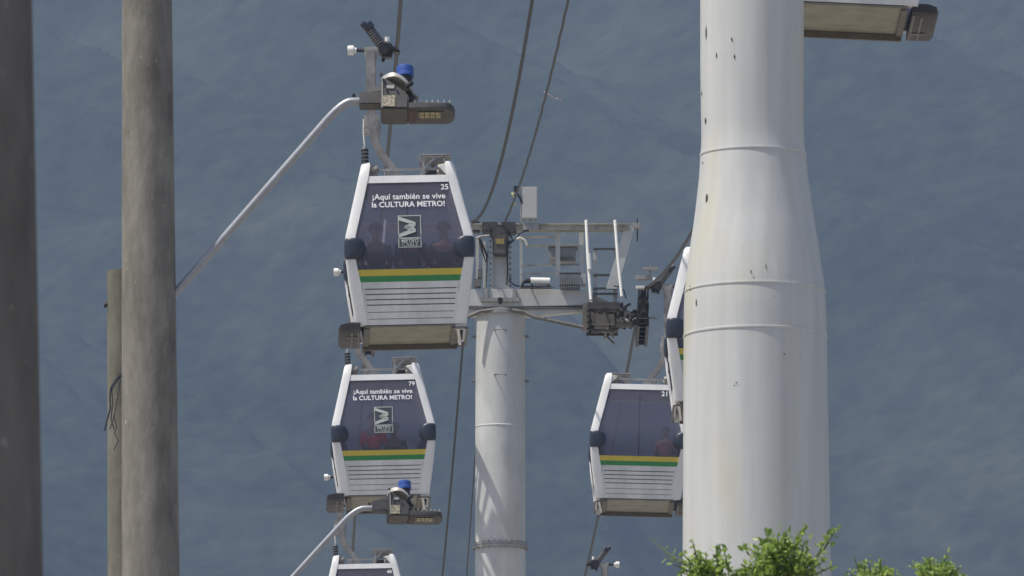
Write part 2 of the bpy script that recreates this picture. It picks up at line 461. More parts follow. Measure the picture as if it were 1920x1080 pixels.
# ---------------------------------------------------------------- big near pylon
PD = 101
prof = [(0, 1410, 195), (150, 1410, 194.5), (255, 1411, 192), (275, 1411.5, 192), (290, 1412, 196), (330, 1413, 205), (400, 1414, 221), (450, 1415, 236), (490, 1415, 250), (520, 1415, 261), (545, 1415.5, 266), (620, 1416, 268), (1080, 1419, 277)]
kk = PD / FPX / 2 * 1.012
base = Vector((W(1419, 1080, PD).x + .03, PD, 0))
py = empty('cable_car_pylon', base, 'huge white painted steel pylon with flared cone and weld seams, in the foreground at right', 'pylon')
rows = [(Z(y, PD), W(x, y, PD).x - base.x, wd * kk) for y, x, wd in prof]
rows = [(28.2, rows[0][1], rows[0][2] * .97)] + rows + [(0, 0, rows[-1][2] * 1.12)]
# resample smoothly
zs = []
for (a, b) in zip(rows, rows[1:]):
    n_ = max(1, min(30, int(abs(a[0] - b[0]) / .12)))
    for i in range(n_): t = i / n_; zs.append(tuple(a[k] * (1 - t) + b[k] * t for k in range(3)))
zs.append(rows[-1])
for _ in range(3):
    zs = [zs[0]] + [(b[0], (a[1] + 2 * b[1] + c[1]) / 4, (a[2] + 2 * b[2] + c[2]) / 4) for a, b, c in zip(zs, zs[1:], zs[2:])] + [zs[-1]]
NS = 96
pm = MB(); pm.rings([[(x + r * math.cos(q * 2 * math.pi / NS), r * math.sin(q * 2 * math.pi / NS), z) for q in range(NS)] for z, x, r in zs])
shaft = pm.build('shaft', PYL, py, smooth=True)
def pylon_at(z):
    for a, b in zip(zs, zs[1:]):
        if a[0] >= z >= b[0]:
            t = (a[0] - z) / (a[0] - b[0] + 1e-9); return a[1] * (1 - t) + b[1] * t, a[2] * (1 - t) + b[2] * t
def near_z(y):      # z of a point seen at pixel row y on the near face of the pylon
    return Z(y, PD - .68)
for y in (271, 529, 613):
    z = near_z(y); x, r = pylon_at(z)
    mb = MB(); rr = []
    for q in range(NS):
        a = q * 2 * math.pi / NS
        rr.append([(x + (r + o) * math.cos(a), (r + o) * math.sin(a), z + h) for o, h in ((-.01, -.016), (.006, -.013), (.010, 0), (.006, .013), (-.01, .016))])
    mb.rings(rr + [rr[0]], cap=False); mb.build('weld_seam', PYL, py, smooth=True)
# paint chips: (px, py, w, h)
ch = MB()
for px_, py_, w_, h_ in [(1326, 48, 2.2, 34), (1373, 68, 3, 9), (1378, 101, 3, 11), (1345, 95, 2, 14), (1325, 212, 3, 13), (1314, 158, 2, 8), (1327, 361, 4, 19), (1408, 511, 2.5, 7), (1413, 522, 2, 5), (1436, 500, 2, 14), (1296, 529, 3.5, 9), (1307, 560, 2, 20), (1381, 719, 4, 3), (1377, 724, 3, 3), (1384, 724, 2, 3), (1470, 664, 2, 5), (1300, 150, 0, 0), (1320, 290, 2, 5)]:
    if not w_: continue
    z = near_z(py_); x, r = pylon_at(z); X = W(px_, py_, PD - .68).x - base.x
    s_ = max(-.98, min(.98, (X - x) / r)); a = -math.pi / 2 + math.asin(s_)
    hw = w_ * kk; hh = h_ * kk
    vs = []
    for k in range(9):
        t = k * 2 * math.pi / 9; jj = random.uniform(.65, 1.1)
        aa = a + hw * jj * math.cos(t) / (r * max(.3, abs(math.sin(a))))
        zz = z + hh * jj * math.sin(t); x2, r2 = pylon_at(zz)
        vs.append((x2 + (r2 + .006) * math.cos(aa), (r2 + .006) * math.sin(aa), zz))
    ch.add(vs, [tuple(range(9))])
ch.build('paint_chips', mat('bare_dark_metal', (.06, .05, .045), .7, var=.3, scale=30), shaft)
# crossarm of the near pylon (above the picture) carrying the same ropes
CT = 27.0 + CAMZ
cxm = MB().box(-3.1, 2.9, -.3, .3, CT - 1.35, CT - .75)
cxm.build('crossarm', HEADP, py, bevel=.02)
for sx in (-2.75, 2.75):
    m_ = MB()
    for i in range(6): m_.cyl((sx - .06, -1.8 + i * .72, CT - .25), (sx + .06, -1.8 + i * .72, CT - .25), .22, 20)
    m_.box(sx - .03, sx + .03, -2.1, 2.1, CT - .45, CT - .3).box(sx - .1, sx + .1, -.1, .1, CT - .9, CT - .4)
    m_.build('sheave_train', DARK, py, smooth=True)

# ---------------------------------------------------------------- ropes and wires
def ropex(side, y):     # x of haul rope at distance y
    return (-1.73 - .0241 * (y - 145)) if side < 0 else (2.67 - .0243 * (y - 190))
def ropez(side, y):
    if side > 0:
        if y <= 193:
            t = (y - 100) / 93; return 26.76 + 2.74 * t - 9.87 * t * (1 - t) + CAMZ if t > 0 else 26.76 + CAMZ + .02 * (100 - y)
        t = (y - 193) / 107; return 29.5 + .6 * t - 6.9 * t * (1 - t) + CAMZ
    if y <= 193:
        t = (y - 100) / 93; return 27.0 + 2.3 * t - 4 * 2.235 * t * (1 - t) + CAMZ if t > 0 else 27 + CAMZ + .02 * (100 - y)
    sg = .8 if side < 0 else 1.6
    t = (y - 193) / 107; return 29.3 + .8 * t - 4 * sg * t * (1 - t) + CAMZ
def curve_obj(name, pts, r, m, label, cat, group=None):
    o0 = Vector(pts[0])
    return tag(MB().tube(pts, r, 8).build(name, m, smooth=True, origin=o0), label, cat, group)
for side, lab in ((-1, 'grey steel haul rope of the left line, carrying cabin 25'), (1, 'grey steel haul rope of the right line, passing over the sheaves of the far tower')):
    ys = [20 + i * 4 for i in range(72)]
    curve_obj('haul_rope', [(ropex(side, y), y, ropez(side, y)) for y in ys], .031, ROPE, lab, 'cable', 'haul ropes of the cable car')
def sagwire(name, A, B, sag, r, m, label, twist=0, n=90):
    A, B = Vector(A), Vector(B); pts = []
    for i in range(n + 1):
        t = i / n; p = A.lerp(B, t); p.z -= 4 * sag * t * (1 - t)
        if twist: p.x += twist * math.sin(i * 1.7) ; p.z += twist * math.cos(i * 1.3)
        pts.append(p)
    return curve_obj(name, pts, r, m, label, 'cable', 'slack service cables')
T = 193
sagwire('service_cable', W(885, 415, T), (1.35, 100, 28.6 + CAMZ), 3.1, .028, CABLE, 'thick dark slack cable meeting the left end of the tower gantry')
sagwire('service_cable', W(943, 424, T), (2.30, 100, 28.9 + CAMZ), 2.0, .022, CABLEL, 'thinner twisted cable reaching the tower mast beside the white antenna', twist=.004, n=150)
sagwire('service_cable', W(884, 440, T + .4), (-3.9, 330, 31.5 + CAMZ), 3.2, .025, CABLE, 'dark cable leaving the tower behind cabin 25 and hanging left of its column')
sagwire('service_cable', W(915, 470, T + .4), (-3.1, 330, 31 + CAMZ), 4.6, .015, CABLEL, 'thin cable hanging close along the left side of the tower column')

# ---------------------------------------------------------------- far tower
tb = W(938, 800, T); tb.z = 0
tw = empty('cable_car_tower', tb, 'far grey steel cable car tower with ladder gantry and catwalks, behind cabin 25', 'tower')
U = T / FPX
def P(px_, py_, dd=0): return W(px_, py_, T + dd) - tb
def X(px_): return W(px_, 500, T).x - tb.x
def Zt(py_, dd=0): return Z(py_, T + dd)
r_s = 47.0 * U * 1.012
sh = MB(); ztop = Zt(590)
NS2 = 48
sh.rings([[(r * math.cos(q * 2 * math.pi / NS2), r * math.sin(q * 2 * math.pi / NS2), z) for q in range(NS2)] for z, r in ((0, r_s * 1.1), (Zt(1022), r_s * 1.0), (ztop, r_s * .985))])
sh.build('column', HEADP, tw, smooth=True)
fz = Zt(1019, -.5)
MB().rings([[(r * math.cos(q * 2 * math.pi / NS2), r * math.sin(q * 2 * math.pi / NS2), z) for q in range(NS2)] for z, r in ((fz - .055, r_s + .0), (fz - .055, r_s + .052), (fz - .005, r_s + .052), (fz - .005, r_s + .04), (fz + .005, r_s + .04), (fz + .005, r_s + .052), (fz + .045, r_s + .052), (fz + .045, r_s))], cap=False).build('flange', GALV, tw, smooth=True)
bm_ = MB()
for q in range(28):
    a = q * 2 * math.pi / 28; bm_.cyl(((r_s + .03) * math.cos(a), (r_s + .03) * math.sin(a), fz - .075), ((r_s + .03) * math.cos(a), (r_s + .03) * math.sin(a), fz + .07), .013, 6)
bm_.build('flange_bolts', GALVD, tw)
z_ = Zt(795, -.5)
MB().rings([[((r_s + o) * math.cos(q * 2 * math.pi / NS2), (r_s + o) * math.sin(q * 2 * math.pi / NS2), z_ + h) for q in range(NS2)] for o, h in ((-.004, -.012), (.006, 0), (-.004, .012))], cap=False).build('weld_seam', HEADP, tw, smooth=True)
for y_ in (619, 703):   # step handles, front and both sides
    zz = Zt(y_, -.5)
    MB().tube([(-.11, -r_s + .02, zz), (-.11, -r_s - .08, zz), (.11, -r_s - .08, zz), (.11, -r_s + .02, zz)], .014, 6).build('step_rung', GALVD, tw)
    for s_ in (-1, 1):
        MB().tube([(s_ * (r_s - .02), -.1, zz - .06), (s_ * (r_s + .06), -.1, zz - .06), (s_ * (r_s + .06), .1, zz - .06), (s_ * (r_s - .02), .1, zz - .06)], .014, 6).build('step_rung', GALVD, tw)
# main cross beam, box section tapered to its ends
def beam(x0, x1, yt, yb, y0, y1, name, m, bev=.015):
    return MB().box(X(x0), X(x1), y0, y1, Zt(yb, y0), Zt(yt, y0)).build(name, m, tw, bevel=bev)
bb = MB()
def sec(x, yt, yb, hy):
    zt, zb = Zt(yt, -hy), Zt(yb, -hy)
    return [(X(x), -hy, zb), (X(x), hy, zb), (X(x), hy, zt), (X(x), -hy, zt)]
bb.rings([sec(770, 545, 574, .16), sec(860, 543, 574, .2), sec(938, 541, 575, .23), sec(1020, 542, 574, .2), sec(1106, 545, 572, .16)])
bb.build('cross_beam', HEADP, tw, bevel=.012)
MB().box(X(772), X(1103), -.22, .22, Zt(579, -.2), Zt(576, -.2)).build('gap_shadow_strip', GALVD, tw)  # dark strip standing in for the shadow in the gap below the beam
b2 = MB(); b2.rings([sec(800, 579, 585, .13), sec(870, 579, 592, .16), sec(1000, 579, 592, .16), sec(1104, 579, 583, .13)]); b2.build('lower_beam', HEADP, tw, bevel=.01)
# saddle at column top
MB().rings([[(r * math.cos(q * 2 * math.pi / NS2), r * math.sin(q * 2 * math.pi / NS2), z) for q in range(NS2)] for z, r in ((ztop - .04, r_s * .98), (ztop - .04, r_s * 1.10), (ztop + .04, r_s * 1.10), (ztop + .04, r_s * .5))]).build('head_flange', GALV, tw, smooth=True)
MB().box(X(902), X(974), -.32, .2, Zt(566, -.3), Zt(558, -.3)).box(X(908), X(915), -.30, -.2, Zt(558, -.3), Zt(541, -.3)).box(X(961), X(968), -.30, -.2, Zt(558, -.3), Zt(541, -.3)).build('saddle_plate', GALV, tw, bevel=.008)
MB().cyl(P(938, 562, -.36), P(938, 562, -.3), .05).cyl(P(938, 568, -.36), P(938, 568, -.3), .03).build('pivot_bolt', DARK, tw)
MB().tube([P(868, 598, -.5), P(900, 584, -.5), P(938, 579, -.5), P(980, 584, -.5), P(1000, 594, -.5), P(1094, 614, -.5)], .038, 8).build('bent_conduit', GALVD, tw, smooth=True)
# mast
ms = MB()
for s_ in (-1, 1):
    ms.box(s_ * .17 - .02, s_ * .17 + .02, -.14, .14, Zt(545), Zt(424))
ms.box(-.15, .15, -.02, .02, Zt(541), Zt(424))
ms.build('mast', HEADP, tw)
mm = MB()
for s_ in (-.2, .2):
    for i in range(11): mm.box(s_ - .022, s_ + .022, -.165, -.14, Zt(434 + i * 10.4) - .02, Zt(434 + i * 10.4) + .02)
mm.build('mast_bolts', GALVD, tw)
MB().box(-.13, .13, -.32, -.03, Zt(478, -.3), Zt(440, -.3)).build('hoist_motor', mat('motor_grey', (.13, .12, .11), .55, .2, var=.4, scale=10), tw, bevel=.03)
MB().box(-.08, .08, -.335, -.3, Zt(458, -.3), Zt(448, -.3)).build('warning_plate', mat('ochre_plate', (.34, .25, .08), .6, var=.2, scale=20), tw)
MB().box(-.36, -.06, -.22, .22, Zt(433, -.2), Zt(416, -.2)).box(.02, .30, -.22, .22, Zt(436, -.2), Zt(416, -.2)).box(-.16, .14, -.26, -.2, Zt(445, -.2), Zt(425, -.2)).cyl(P(925, 440, -.25), P(925, 440, .1), .07, 12).cyl(P(950, 432, -.25), P(950, 432, .1), .06, 12).build('cable_clamps', mat('clamp_grey', (.10, .095, .09), .6, .2, var=.6, scale=12), tw, bevel=.01)
# dangling leads round the mast
lm = MB()
for pts in ([(945, 425), (957, 440), (962, 452), (955, 458), (948, 450)], [(950, 456), (962, 452), (972, 441), (980, 433), (992, 433)], [(952, 452), (951, 480), (952, 510), (950, 535)], [(918, 430), (922, 445), (930, 452)], [(958, 518), (955, 527), (965, 535), (975, 537)], [(965, 430), (968, 438), (978, 436), (990, 431)]):
    lm.tube([P(x, y, -.2) for x, y in pts], .016, 6)
lm.build('leads', CABLE, tw, smooth=True)
# top gantry beam
gb = MB().box(X(872 - 196), X(1180), -.16, .16, Zt(431, -.16), Zt(421, -.16)).box(X(872 - 196), X(1180), -.2, .2, Zt(421, -.2), Zt(418.5, -.2))
gb.build('gantry_beam', mat('gantry_paint', (.42, .40, .33), .55, var=.35, scale=4, streak=.3), tw)
# leg plates either side (tapered braces) down to beam
for s_ in (1, -1):
    def mx(x): return x if s_ > 0 else 2 * 938 - x
    br = MB(); 
    br.rings([[P(mx(1172), 423, -.1), P(mx(1191), 423, -.1), P(mx(1191), 423, .1), P(mx(1172), 423, .1)],
              [P(mx(1136), 542, -.1), P(mx(1158), 542, -.1), P(mx(1158), 542, .1), P(mx(1136), 542, .1)]])
    br.build('gantry_leg', HEADP, tw, bevel=.01)
    MB().box(min(X(mx(1183)), X(mx(1202))), max(X(mx(1183)), X(mx(1202))), -.1, .1, Zt(430), Zt(419)).build('end_bracket', GALV, tw, bevel=.01)
    MB().tube([P(mx(1195), 410), P(mx(1195), 452)], .014, 6).build('drop_rod', DARK, tw)
    # white posts at the near end of the catwalk
    for xa, ya, xb, yb in ((1099, 413, 1108, 562), (1153, 413, 1166, 556)):
        MB().tube([P(mx(xa), ya, -1.4), P(mx((xa + xb) / 2 - 1), (ya + yb) / 2, -1.6), P(mx(xb), yb, -1.8)], .032, 10).build('white_post', PIPEW, tw, smooth=True)
    MB().tube([P(mx(1104), 476, -1.66), P(mx(1105.5), 505, -1.70)], .048, 10).build('post_sleeve', PIPEW, tw, smooth=True)
    # ladder cage beyond
    for xx in (1116, 1154):
        MB().box(min(X(mx(xx - 4)), X(mx(xx + 4))), max(X(mx(xx - 4)), X(mx(xx + 4))), .3, .36, Zt(566, .3), Zt(467, .3)).build('cage_post', HEADP, tw)
    for i, yy in enumerate((467, 516, 541, 551)):
        MB().bar(P(mx(1112), yy, .28), P(mx(1158), yy, .28), .02).build('cage_rail', GALVD, tw)
    # catwalk platform
    zp = Zt(566, -2); zp2 = zp
    xa, xb = sorted((X(mx(1100)), X(mx(1160))))
    pf = MB()
    for i in range(24): pf.box(xa + .05, xb - .05, -1.75 + i * .15, -1.70 + i * .15, zp - .03, zp)
    pf.build('catwalk_grating', GALVD, tw)
    cf = MB().box(xa, xa + .05, -1.8, 1.9, zp - .1, zp + .02).box(xb - .05, xb, -1.8, 1.9, zp - .1, zp + .02).box(xa, xb, -1.85, -1.8, zp - .1, zp + .02).box(xa, xb, 1.85, 1.9, zp - .1, zp + .02)
    for i in range(5): cf.box(xa, xb, -1.6 + i * .8, -1.54 + i * .8, zp - .14, zp - .03)
    cf.build('catwalk_frame', mat('frame_dark', (.10, .095, .09), .6, .3, var=.5, scale=8), tw)
    # hangers under the catwalk: inclined dark beams
    hg = MB().bar(P(mx(1098), 573, -1.7), P(mx(1096), 617, 1.2), .05).bar(P(mx(1108), 566, -1.7), P(mx(1112), 600, -1.2), .03)
    hg.box(xa + .1, xb - .1, -1.2, -1.05, zp - .32, zp - .12).cyl((xa + .15, -.6, zp - .26), (xb - .2, -.6, zp - .26), .07, 10).cyl((xa + .1, .4, zp - .22), (xb - .05, .4, zp - .22), .05, 10)
    for k in range(10): hg.bar((xa + random.uniform(0, .55), random.uniform(-1.8, 1.6), zp - random.uniform(.02, .3)), (xa + random.uniform(0, .6), random.uniform(-1.8, 1.6), zp - random.uniform(.02, .32)), .02)
    hg.build('catwalk_bracket', GALVD, tw)
    # sheave train under the rope
    rx = ropex(s_, T) - tb.x; rz = ropez(s_, T)
    for i in range(8):
        yy = -2.1 + i * .6; zz = ropez(s_, T + yy * .98) - .27
        wrap = MB()
        for (w0, w1, rad) in ((-.055, -.035, .25), (-.035, .035, .22), (.035, .055, .25)): wrap.cyl((rx + w0, yy, zz), (rx + w1, yy, zz), rad, 24)
        wh = wrap.build('sheave', DARK, tw, smooth=True)
        MB().cyl((rx - .085, yy, zz), (rx + .085, yy, zz), .05, 10).build('hub', GALVD, wh, smooth=True)
    sb = MB()
    for sx in (-.09, .09):
        for i in range(4):
            y0 = -2.3 + i * 1.2; sb.box(rx + sx - .012, rx + sx + .012, y0, y0 + 1.0, rz - .52, rz - .32)
        for i in range(2): sb.box(rx + sx - .02, rx + sx + .02, -2.0 + i * 2.2, -.2 + i * 2.2, rz - .72, rz - .56)
        sb.box(rx + sx - .03, rx + sx + .03, -1.4, 1.4, rz - .95, rz - .78)
    for yy in (-1.8, -.6, .6, 1.8, -1.1, 1.1, 0): sb.box(rx - .1, rx + .1, yy - .05, yy + .05, rz - .85, rz - .42)
    sb.build('rocker_beams', DARK, tw, bevel=.006)
    # pivot arm from beam to sheave train, cable catchers, derail switches
    pa = MB().bar(P(mx(1104), 560), (rx - s_ * .1, 0, rz - .62), .09, .12).bar(P(mx(1150), 585, .2), (rx, .2, rz - .7), .05, .05)
    pa.cyl((rx - s_ * .5, -.5, rz - .75), (rx - s_ * .15, -.5, rz - .75), .09, 12)
    pa.build('pivot_arm', GALVD, tw)
    cc_ = MB()
    for yy in (-2.35, 2.3): cc_.box(rx - .16, rx + .16, yy - .1, yy + .1, rz - .16, rz - .08).bar((rx + s_ * .13, yy, rz - .12), (rx + s_ * .13, yy, rz + .12), .015)
    cc_.box(rx - .02, rx + .28 * s_ if s_ > 0 else rx + .02, -2.5, -2.35, rz + .02, rz + .07) if s_ > 0 else None
    cc_.bar((rx, -1, rz - .7), (rx + s_ * .3, -1, rz - .74), .018)
    cc_.build('rope_catcher', GALV, tw)
    jb = MB()
    for k in range(22):
        a0 = Vector((rx - s_ * random.uniform(.05, .48), random.uniform(-1.6, .6), rz - random.uniform(.42, .80)))
        jb.bar(a0, a0 + Vector((random.uniform(-.12, .12), random.uniform(-.3, .3), random.uniform(-.12, .12))), random.uniform(.02, .05))
    jb.tube([P(mx(1150), 536, -.5), P(mx(1162), 538, -.5), P(mx(1170), 545, -.5), P(mx(1174), 560, -.5)], .014, 6).tube([P(mx(1163), 592, -1), P(mx(1172), 603, -1), P(mx(1182), 606, -1), P(mx(1188), 590, -1)], .014, 6)
    jb.build('switch_gear', DARK, tw, bevel=.01)
    MB().box(*sorted((X(mx(1158)), X(mx(1170)))), -.6, -.2, Zt(606, -.6), Zt(594, -.6)).build('junction_box', GALV, tw, bevel=.02)
    if s_ > 0:
        MB().box(X(1189), X(1205), -2.5, -2.3, Zt(541, -2.4), Zt(537, -2.4)).build('wind_vane_plate', PIPEW, tw)
    # near handrails over the cross beam
    rail = [((977, 447), (977, 540)), ((1088, 460), (1088, 515))] if s_ > 0 else [((895, 447), (895, 540)), ((908, 452), (908, 540))]
    for a_, b_ in rail: MB().bar(P(*a_, .45), P(*b_, .45), .028).build('rail_post', HEADP, tw)
    if s_ > 0:
        MB().bar(P(1046, 424, .1), P(1046, 520, .1), .045).build('rail_post', HEADP, tw)
        MB().bar(P(1090, 432, .3), P(1090, 520, .3), .045).build('rail_post', HEADP, tw)
        for x0, y0, x1, y1, r_ in ((975, 445, 1044, 444, .02), (985, 461, 1088, 460, .022), (977, 498, 1088, 496, .018), (977, 514, 1088, 512, .014), (1086, 460, 1088, 512, .016)):
            MB().bar(P(x0, y0, .4), P(x1, y1, .4), r_).build('hand_rail', GALV, tw)
        MB().tube([P(968, 449, .3), P(975, 446, .3), P(983, 450, .3), P(988, 460, .3)], .026, 8).build('bent_rail', PIPEW, tw, smooth=True)
        MB().box(X(1031), X(1080), .3, .75, Zt(488, .3), Zt(464, .3)).build('control_cabinet', mat('cabinet_grey', (.33, .33, .33), .5, var=.2, scale=6), tw, bevel=.01)
        MB().box(X(1028), X(1083), .27, .8, Zt(464, .3) , Zt(461, .3)).box(X(1050), X(1076), .26, .3, Zt(489, .3), Zt(482, .3)).build('cabinet_hood', GALVD, tw)
        gr = MB()
        for i in range(9): gr.box(X(1050 + i * 4.3), X(1052.6 + i * 4.3), -.5, .5, Zt(539, -.3), Zt(514, -.3))
        gr.box(X(1048), X(1090), -.5, -.45, Zt(540, -.3), Zt(536, -.3)).box(X(1048), X(1090), -.5, -.45, Zt(517, -.3), Zt(514, -.3))
        gr.build('guard_grille', GALVD, tw)
        MB().box(X(1089), X(1099), -.3, 0, Zt(537), Zt(517)).build('switch_box', HEADP, tw, bevel=.01)
        MB().cyl(P(995, 526.5, -.4), P(1031, 527.5, -.4), .072, 16).build('sensor_cylinder', PIPEW, tw, smooth=True)
        MB().cyl(P(984, 527, -.4), P(996, 527, -.4), .045, 12).box(X(976), X(1034), -.5, -.3, Zt(540, -.4), Zt(537, -.4)).box(X(995), X(999), -.45, -.35, Zt(538, -.4), Zt(534, -.4)).box(X(1026), X(1030), -.45, -.35, Zt(538, -.4), Zt(534, -.4)).tube([P(978, 537, -.4), P(982, 528, -.4), P(990, 524, -.4)], .03, 8).build('cylinder_mount', DARK, tw)
        MB().tube([P(990, 540, -.5), P(1010, 541.5, -.5), P(1040, 539, -.5)], .014, 6).build('conduit', DARK, tw)
    else:
        for yy in (462, 480, 500, 515): MB().bar(P(893, yy, .45), P(914, yy, .45), .014).build('hand_rail', GALV, tw)
        MB().tube([P(893, 447, .3), P(900, 444, .3), P(921, 442, .3)], .026, 8).build('bent_rail', GALV, tw)
        MB().tube([P(899, 448, -.3), P(904, 470, -.3), P(911, 492, -.3), P(913, 480, -.3), P(906, 462, -.3), P(899, 448, -.3)], .024, 6).build('rope_loop', DARK, tw)
        MB().box(X(888), X(902), -.3, 0, Zt(541), Zt(527)).box(X(896), X(904), -.3, 0, Zt(524), Zt(508)).build('switch_gear', GALVD, tw, bevel=.01)
        MB().box(X(884), X(900), -.15, .15, Zt(436), Zt(417)).build('cable_clamps', DARK, tw, bevel=.01)
# antenna
MB().box(X(979), X(1008), -.28, -.1, Zt(411, -.2), Zt(351, -.2)).build('antenna_panel', ANT, tw, bevel=.02)
MB().box(X(975), X(977.5), -.2, -.15, Zt(425, -.2), Zt(349, -.2)).box(X(980), X(1010), -.22, -.1, Zt(431, -.2), Zt(421, -.2) + .01).bar(P(976, 352, -.2), P(981, 352, -.2), .02).bar(P(976, 405, -.2), P(981, 405, -.2), .02).bar(P(983, 411, -.2), P(983, 420, -.2), .02).bar(P(994, 411, -.2), P(994, 420, -.2), .02).bar(P(1003, 411, -.2), P(1003, 420, -.2), .02).build('antenna_bracket', GALV, tw)
MB().box(X(963), X(973), -.3, -.15, Zt(358, -.2), Zt(350, -.2)).tube([P(965, 356, -.25), P(972, 366, -.25), P(978, 378, -.25), P(981, 382, -.25)], .02, 6).build('cable_splice', DARK, tw)
def ribbon(name, pts, d, wd, m, label):
    mb = MB(); pp = [W(x, y, d) for x, y in pts]; rs = []
    for i, p in enumerate(pp):
        a = i * .9; q = Vector((math.cos(a) * wd, math.sin(a) * wd, 0))
        rs.append([p - q, p + q, p + q + Vector((0, .003, 0.002)), p - q + Vector((0, .003, 0.002))])
    return tag(mb.rings(rs).build(name, m, origin=pp[0]), label, 'ribbon')
ribbon('ribbon', [(961, 361), (962, 367), (964, 372), (963, 378), (965, 384), (961, 386)], T - .4, .03, RIBB, 'pale yellow ribbon caught on the cable left of the white antenna')
ribbon('kite_tail', [(1019, 171), (1027, 176), (1035, 181), (1041, 186), (1044, 184), (1047, 186), (1052, 187), (1053, 190)], 172, .014, RIBR, 'small pale pink scrap of kite tail hanging in the air from the twisted cable')

# ---------------------------------------------------------------- gondolas
HW = [(-1.86, .687), (-3.0, .955), (-3.12, .966), (-3.35, .962), (-3.7, .925), (-4.336, .83)]
HL = [(-1.86, .88), (-3.0, 1.13), (-3.12, 1.15), (-3.35, 1.14), (-3.7, 1.08), (-4.336, .96)]
WPT = [(-1.86, .135), (-2.175, .155), (-3.0, .15), (-3.35, .15), (-3.55, .165), (-3.8, .19), (-4.336, .17)]
hw = lambda z: lerp(HW, z)
hl = lambda z: lerp(HL, z)
wpt = lambda z: lerp(WPT, z)
CX = .105
def zpx(py_):   # photo row on cabin 25 -> local z on its front face
    z = -3.0
    for _ in range(8): z = (-(py_ - 88) * .007916 - hl(z) * .155) / .988
    return z
def xpx(px_): return (px_ - 765) * .007916
GLS = {}
def gondola_parts():
    """list of (part name, parent part, builder, material, smooth, bevel) - shared meshes"""
    L = []
    def add(name, mb, m, smooth=False, bevel=0, parent=None, key=None): L.append((name, mb, m, smooth, bevel, parent, key or name))
    # corner posts
    for sx in (-1, 1):
        for sy in (-1, 1):
            rs = []
            for z in (-1.86, -1.90, -2.1, -2.5, -2.9, -3.0, -3.06, -3.12, -3.2, -3.28, -3.35, -3.45, -3.55, -3.7, -3.9, -4.1, -4.336):
                a, b, w_ = hw(z), hl(z), wpt(z); r_ = .06
                if z > -1.87: a -= .02; b -= .02; w_ -= .04
                # upper posts on the right of each face are narrowed to a gusset in the photo
                pts = [(a - w_, b), (a - r_, b), (a - r_ * .3, b - r_ * .3), (a, b - r_), (a, b - w_), (a - w_ * .75, b - w_), (a - w_, b - w_ * .75)]
                pts = [(CX + sx * x, sy * y, z) for x, y in pts]
                rs.append(pts if sx * sy > 0 else pts[::-1])
            add('corner_post', MB().rings(rs), WHITE, True)
    # fronts (near, far) and sides
    def face(sy, z0, z1, x0f, x1f, off, m, name, steps=1, smooth=False, parent=None, key=None, side=False, thick=.02):
        mb = MB()
        zz = [z0 + (z1 - z0) * i / steps for i in range(steps + 1)]
        rs = []
        for z in zz:
            e = (hl(z) if side else hw(z)) - wpt(z); d = (hw(z) if side else hl(z)) - off
            xa, xb = x0f(e), x1f(e)
            if side: rs.append([(CX + sy * d, xa, z), (CX + sy * d, xb, z), (CX + sy * (d - thick), xb, z), (CX + sy * (d - thick), xa, z)])
            else: rs.append([(CX + xa, sy * d, z), (CX + xb, sy * d, z), (CX + xb, sy * (d - thick), z), (CX + xa, sy * (d - thick), z)])
        mb.rings(rs); add(name, mb, m, smooth, 0, parent, key)
    l_, r_f = (lambda e: -e), (lambda e: e)
    for sy in (-1, 1):
        face(sy, -2.075, -2.185, l_, r_f, .012, WHITE, 'lintel')
        face(sy, -2.185, -3.52, l_, r_f, .025, GLASS, 'window', steps=14, smooth=True, thick=.012)
        face(sy, -3.52, -3.615, l_, r_f, .02, YELLOW, 'yellow_stripe')
        face(sy, -3.615, -3.705, l_, r_f, .02, GREEN, 'green_stripe')
        # lower panel with louvre slots
        slots = [-3.80 - i * .078 for i in range(4)] + [-4.145, -4.245]
        mb = MB(); zz = [-3.705]
        for i, s0 in enumerate(slots):
            wd = .017 if i < 4 else .009
            zz += [s0, s0 - wd]
        zz.append(-4.336)
        def q(mb, za, zb, xa, xb, ya, yb):
            mb.add([(CX + xa[0], sy * ya, za), (CX + xb[0], sy * ya, za), (CX + xb[1], sy * yb, zb), (CX + xa[1], sy * yb, zb)], [(0, 1, 2, 3)])
        for i in range(len(zz) - 1):
            za, zb = zz[i], zz[i + 1]; ea, eb = hw(za) - wpt(za), hw(zb) - wpt(zb); da, db = hl(za) - .02, hl(zb) - .02
            ins = .035
            if i % 2 == 0: q(mb, za, zb, (-ea, -eb), (ea, eb), da, db)
            else:
                q(mb, za, zb, (-ea, -eb), (-ea + ins, -eb + ins), da, db); q(mb, za, zb, (ea - ins, eb - ins), (ea, eb), da, db)
                q(mb, za, za + .004, (-ea, -ea), (ea, ea), da, da - .03); q(mb, zb, zb + .004, (-eb, -eb), (eb, eb), db, db - .03)
        add('lower_panel', mb, PANEL)
        bk = MB(); rs = []
        for z in (-3.72, -4.33):
            e, d = hw(z) - wpt(z) - .005, hl(z) - .05
            rs.append([(CX - e, sy * d, z), (CX + e, sy * d, z), (CX + e, sy * (d - .02), z), (CX - e, sy * (d - .02), z)])
        add('panel_backing', bk.rings(rs), mat('slot_grey', (.24, .24, .235), .7, var=.2, scale=9))
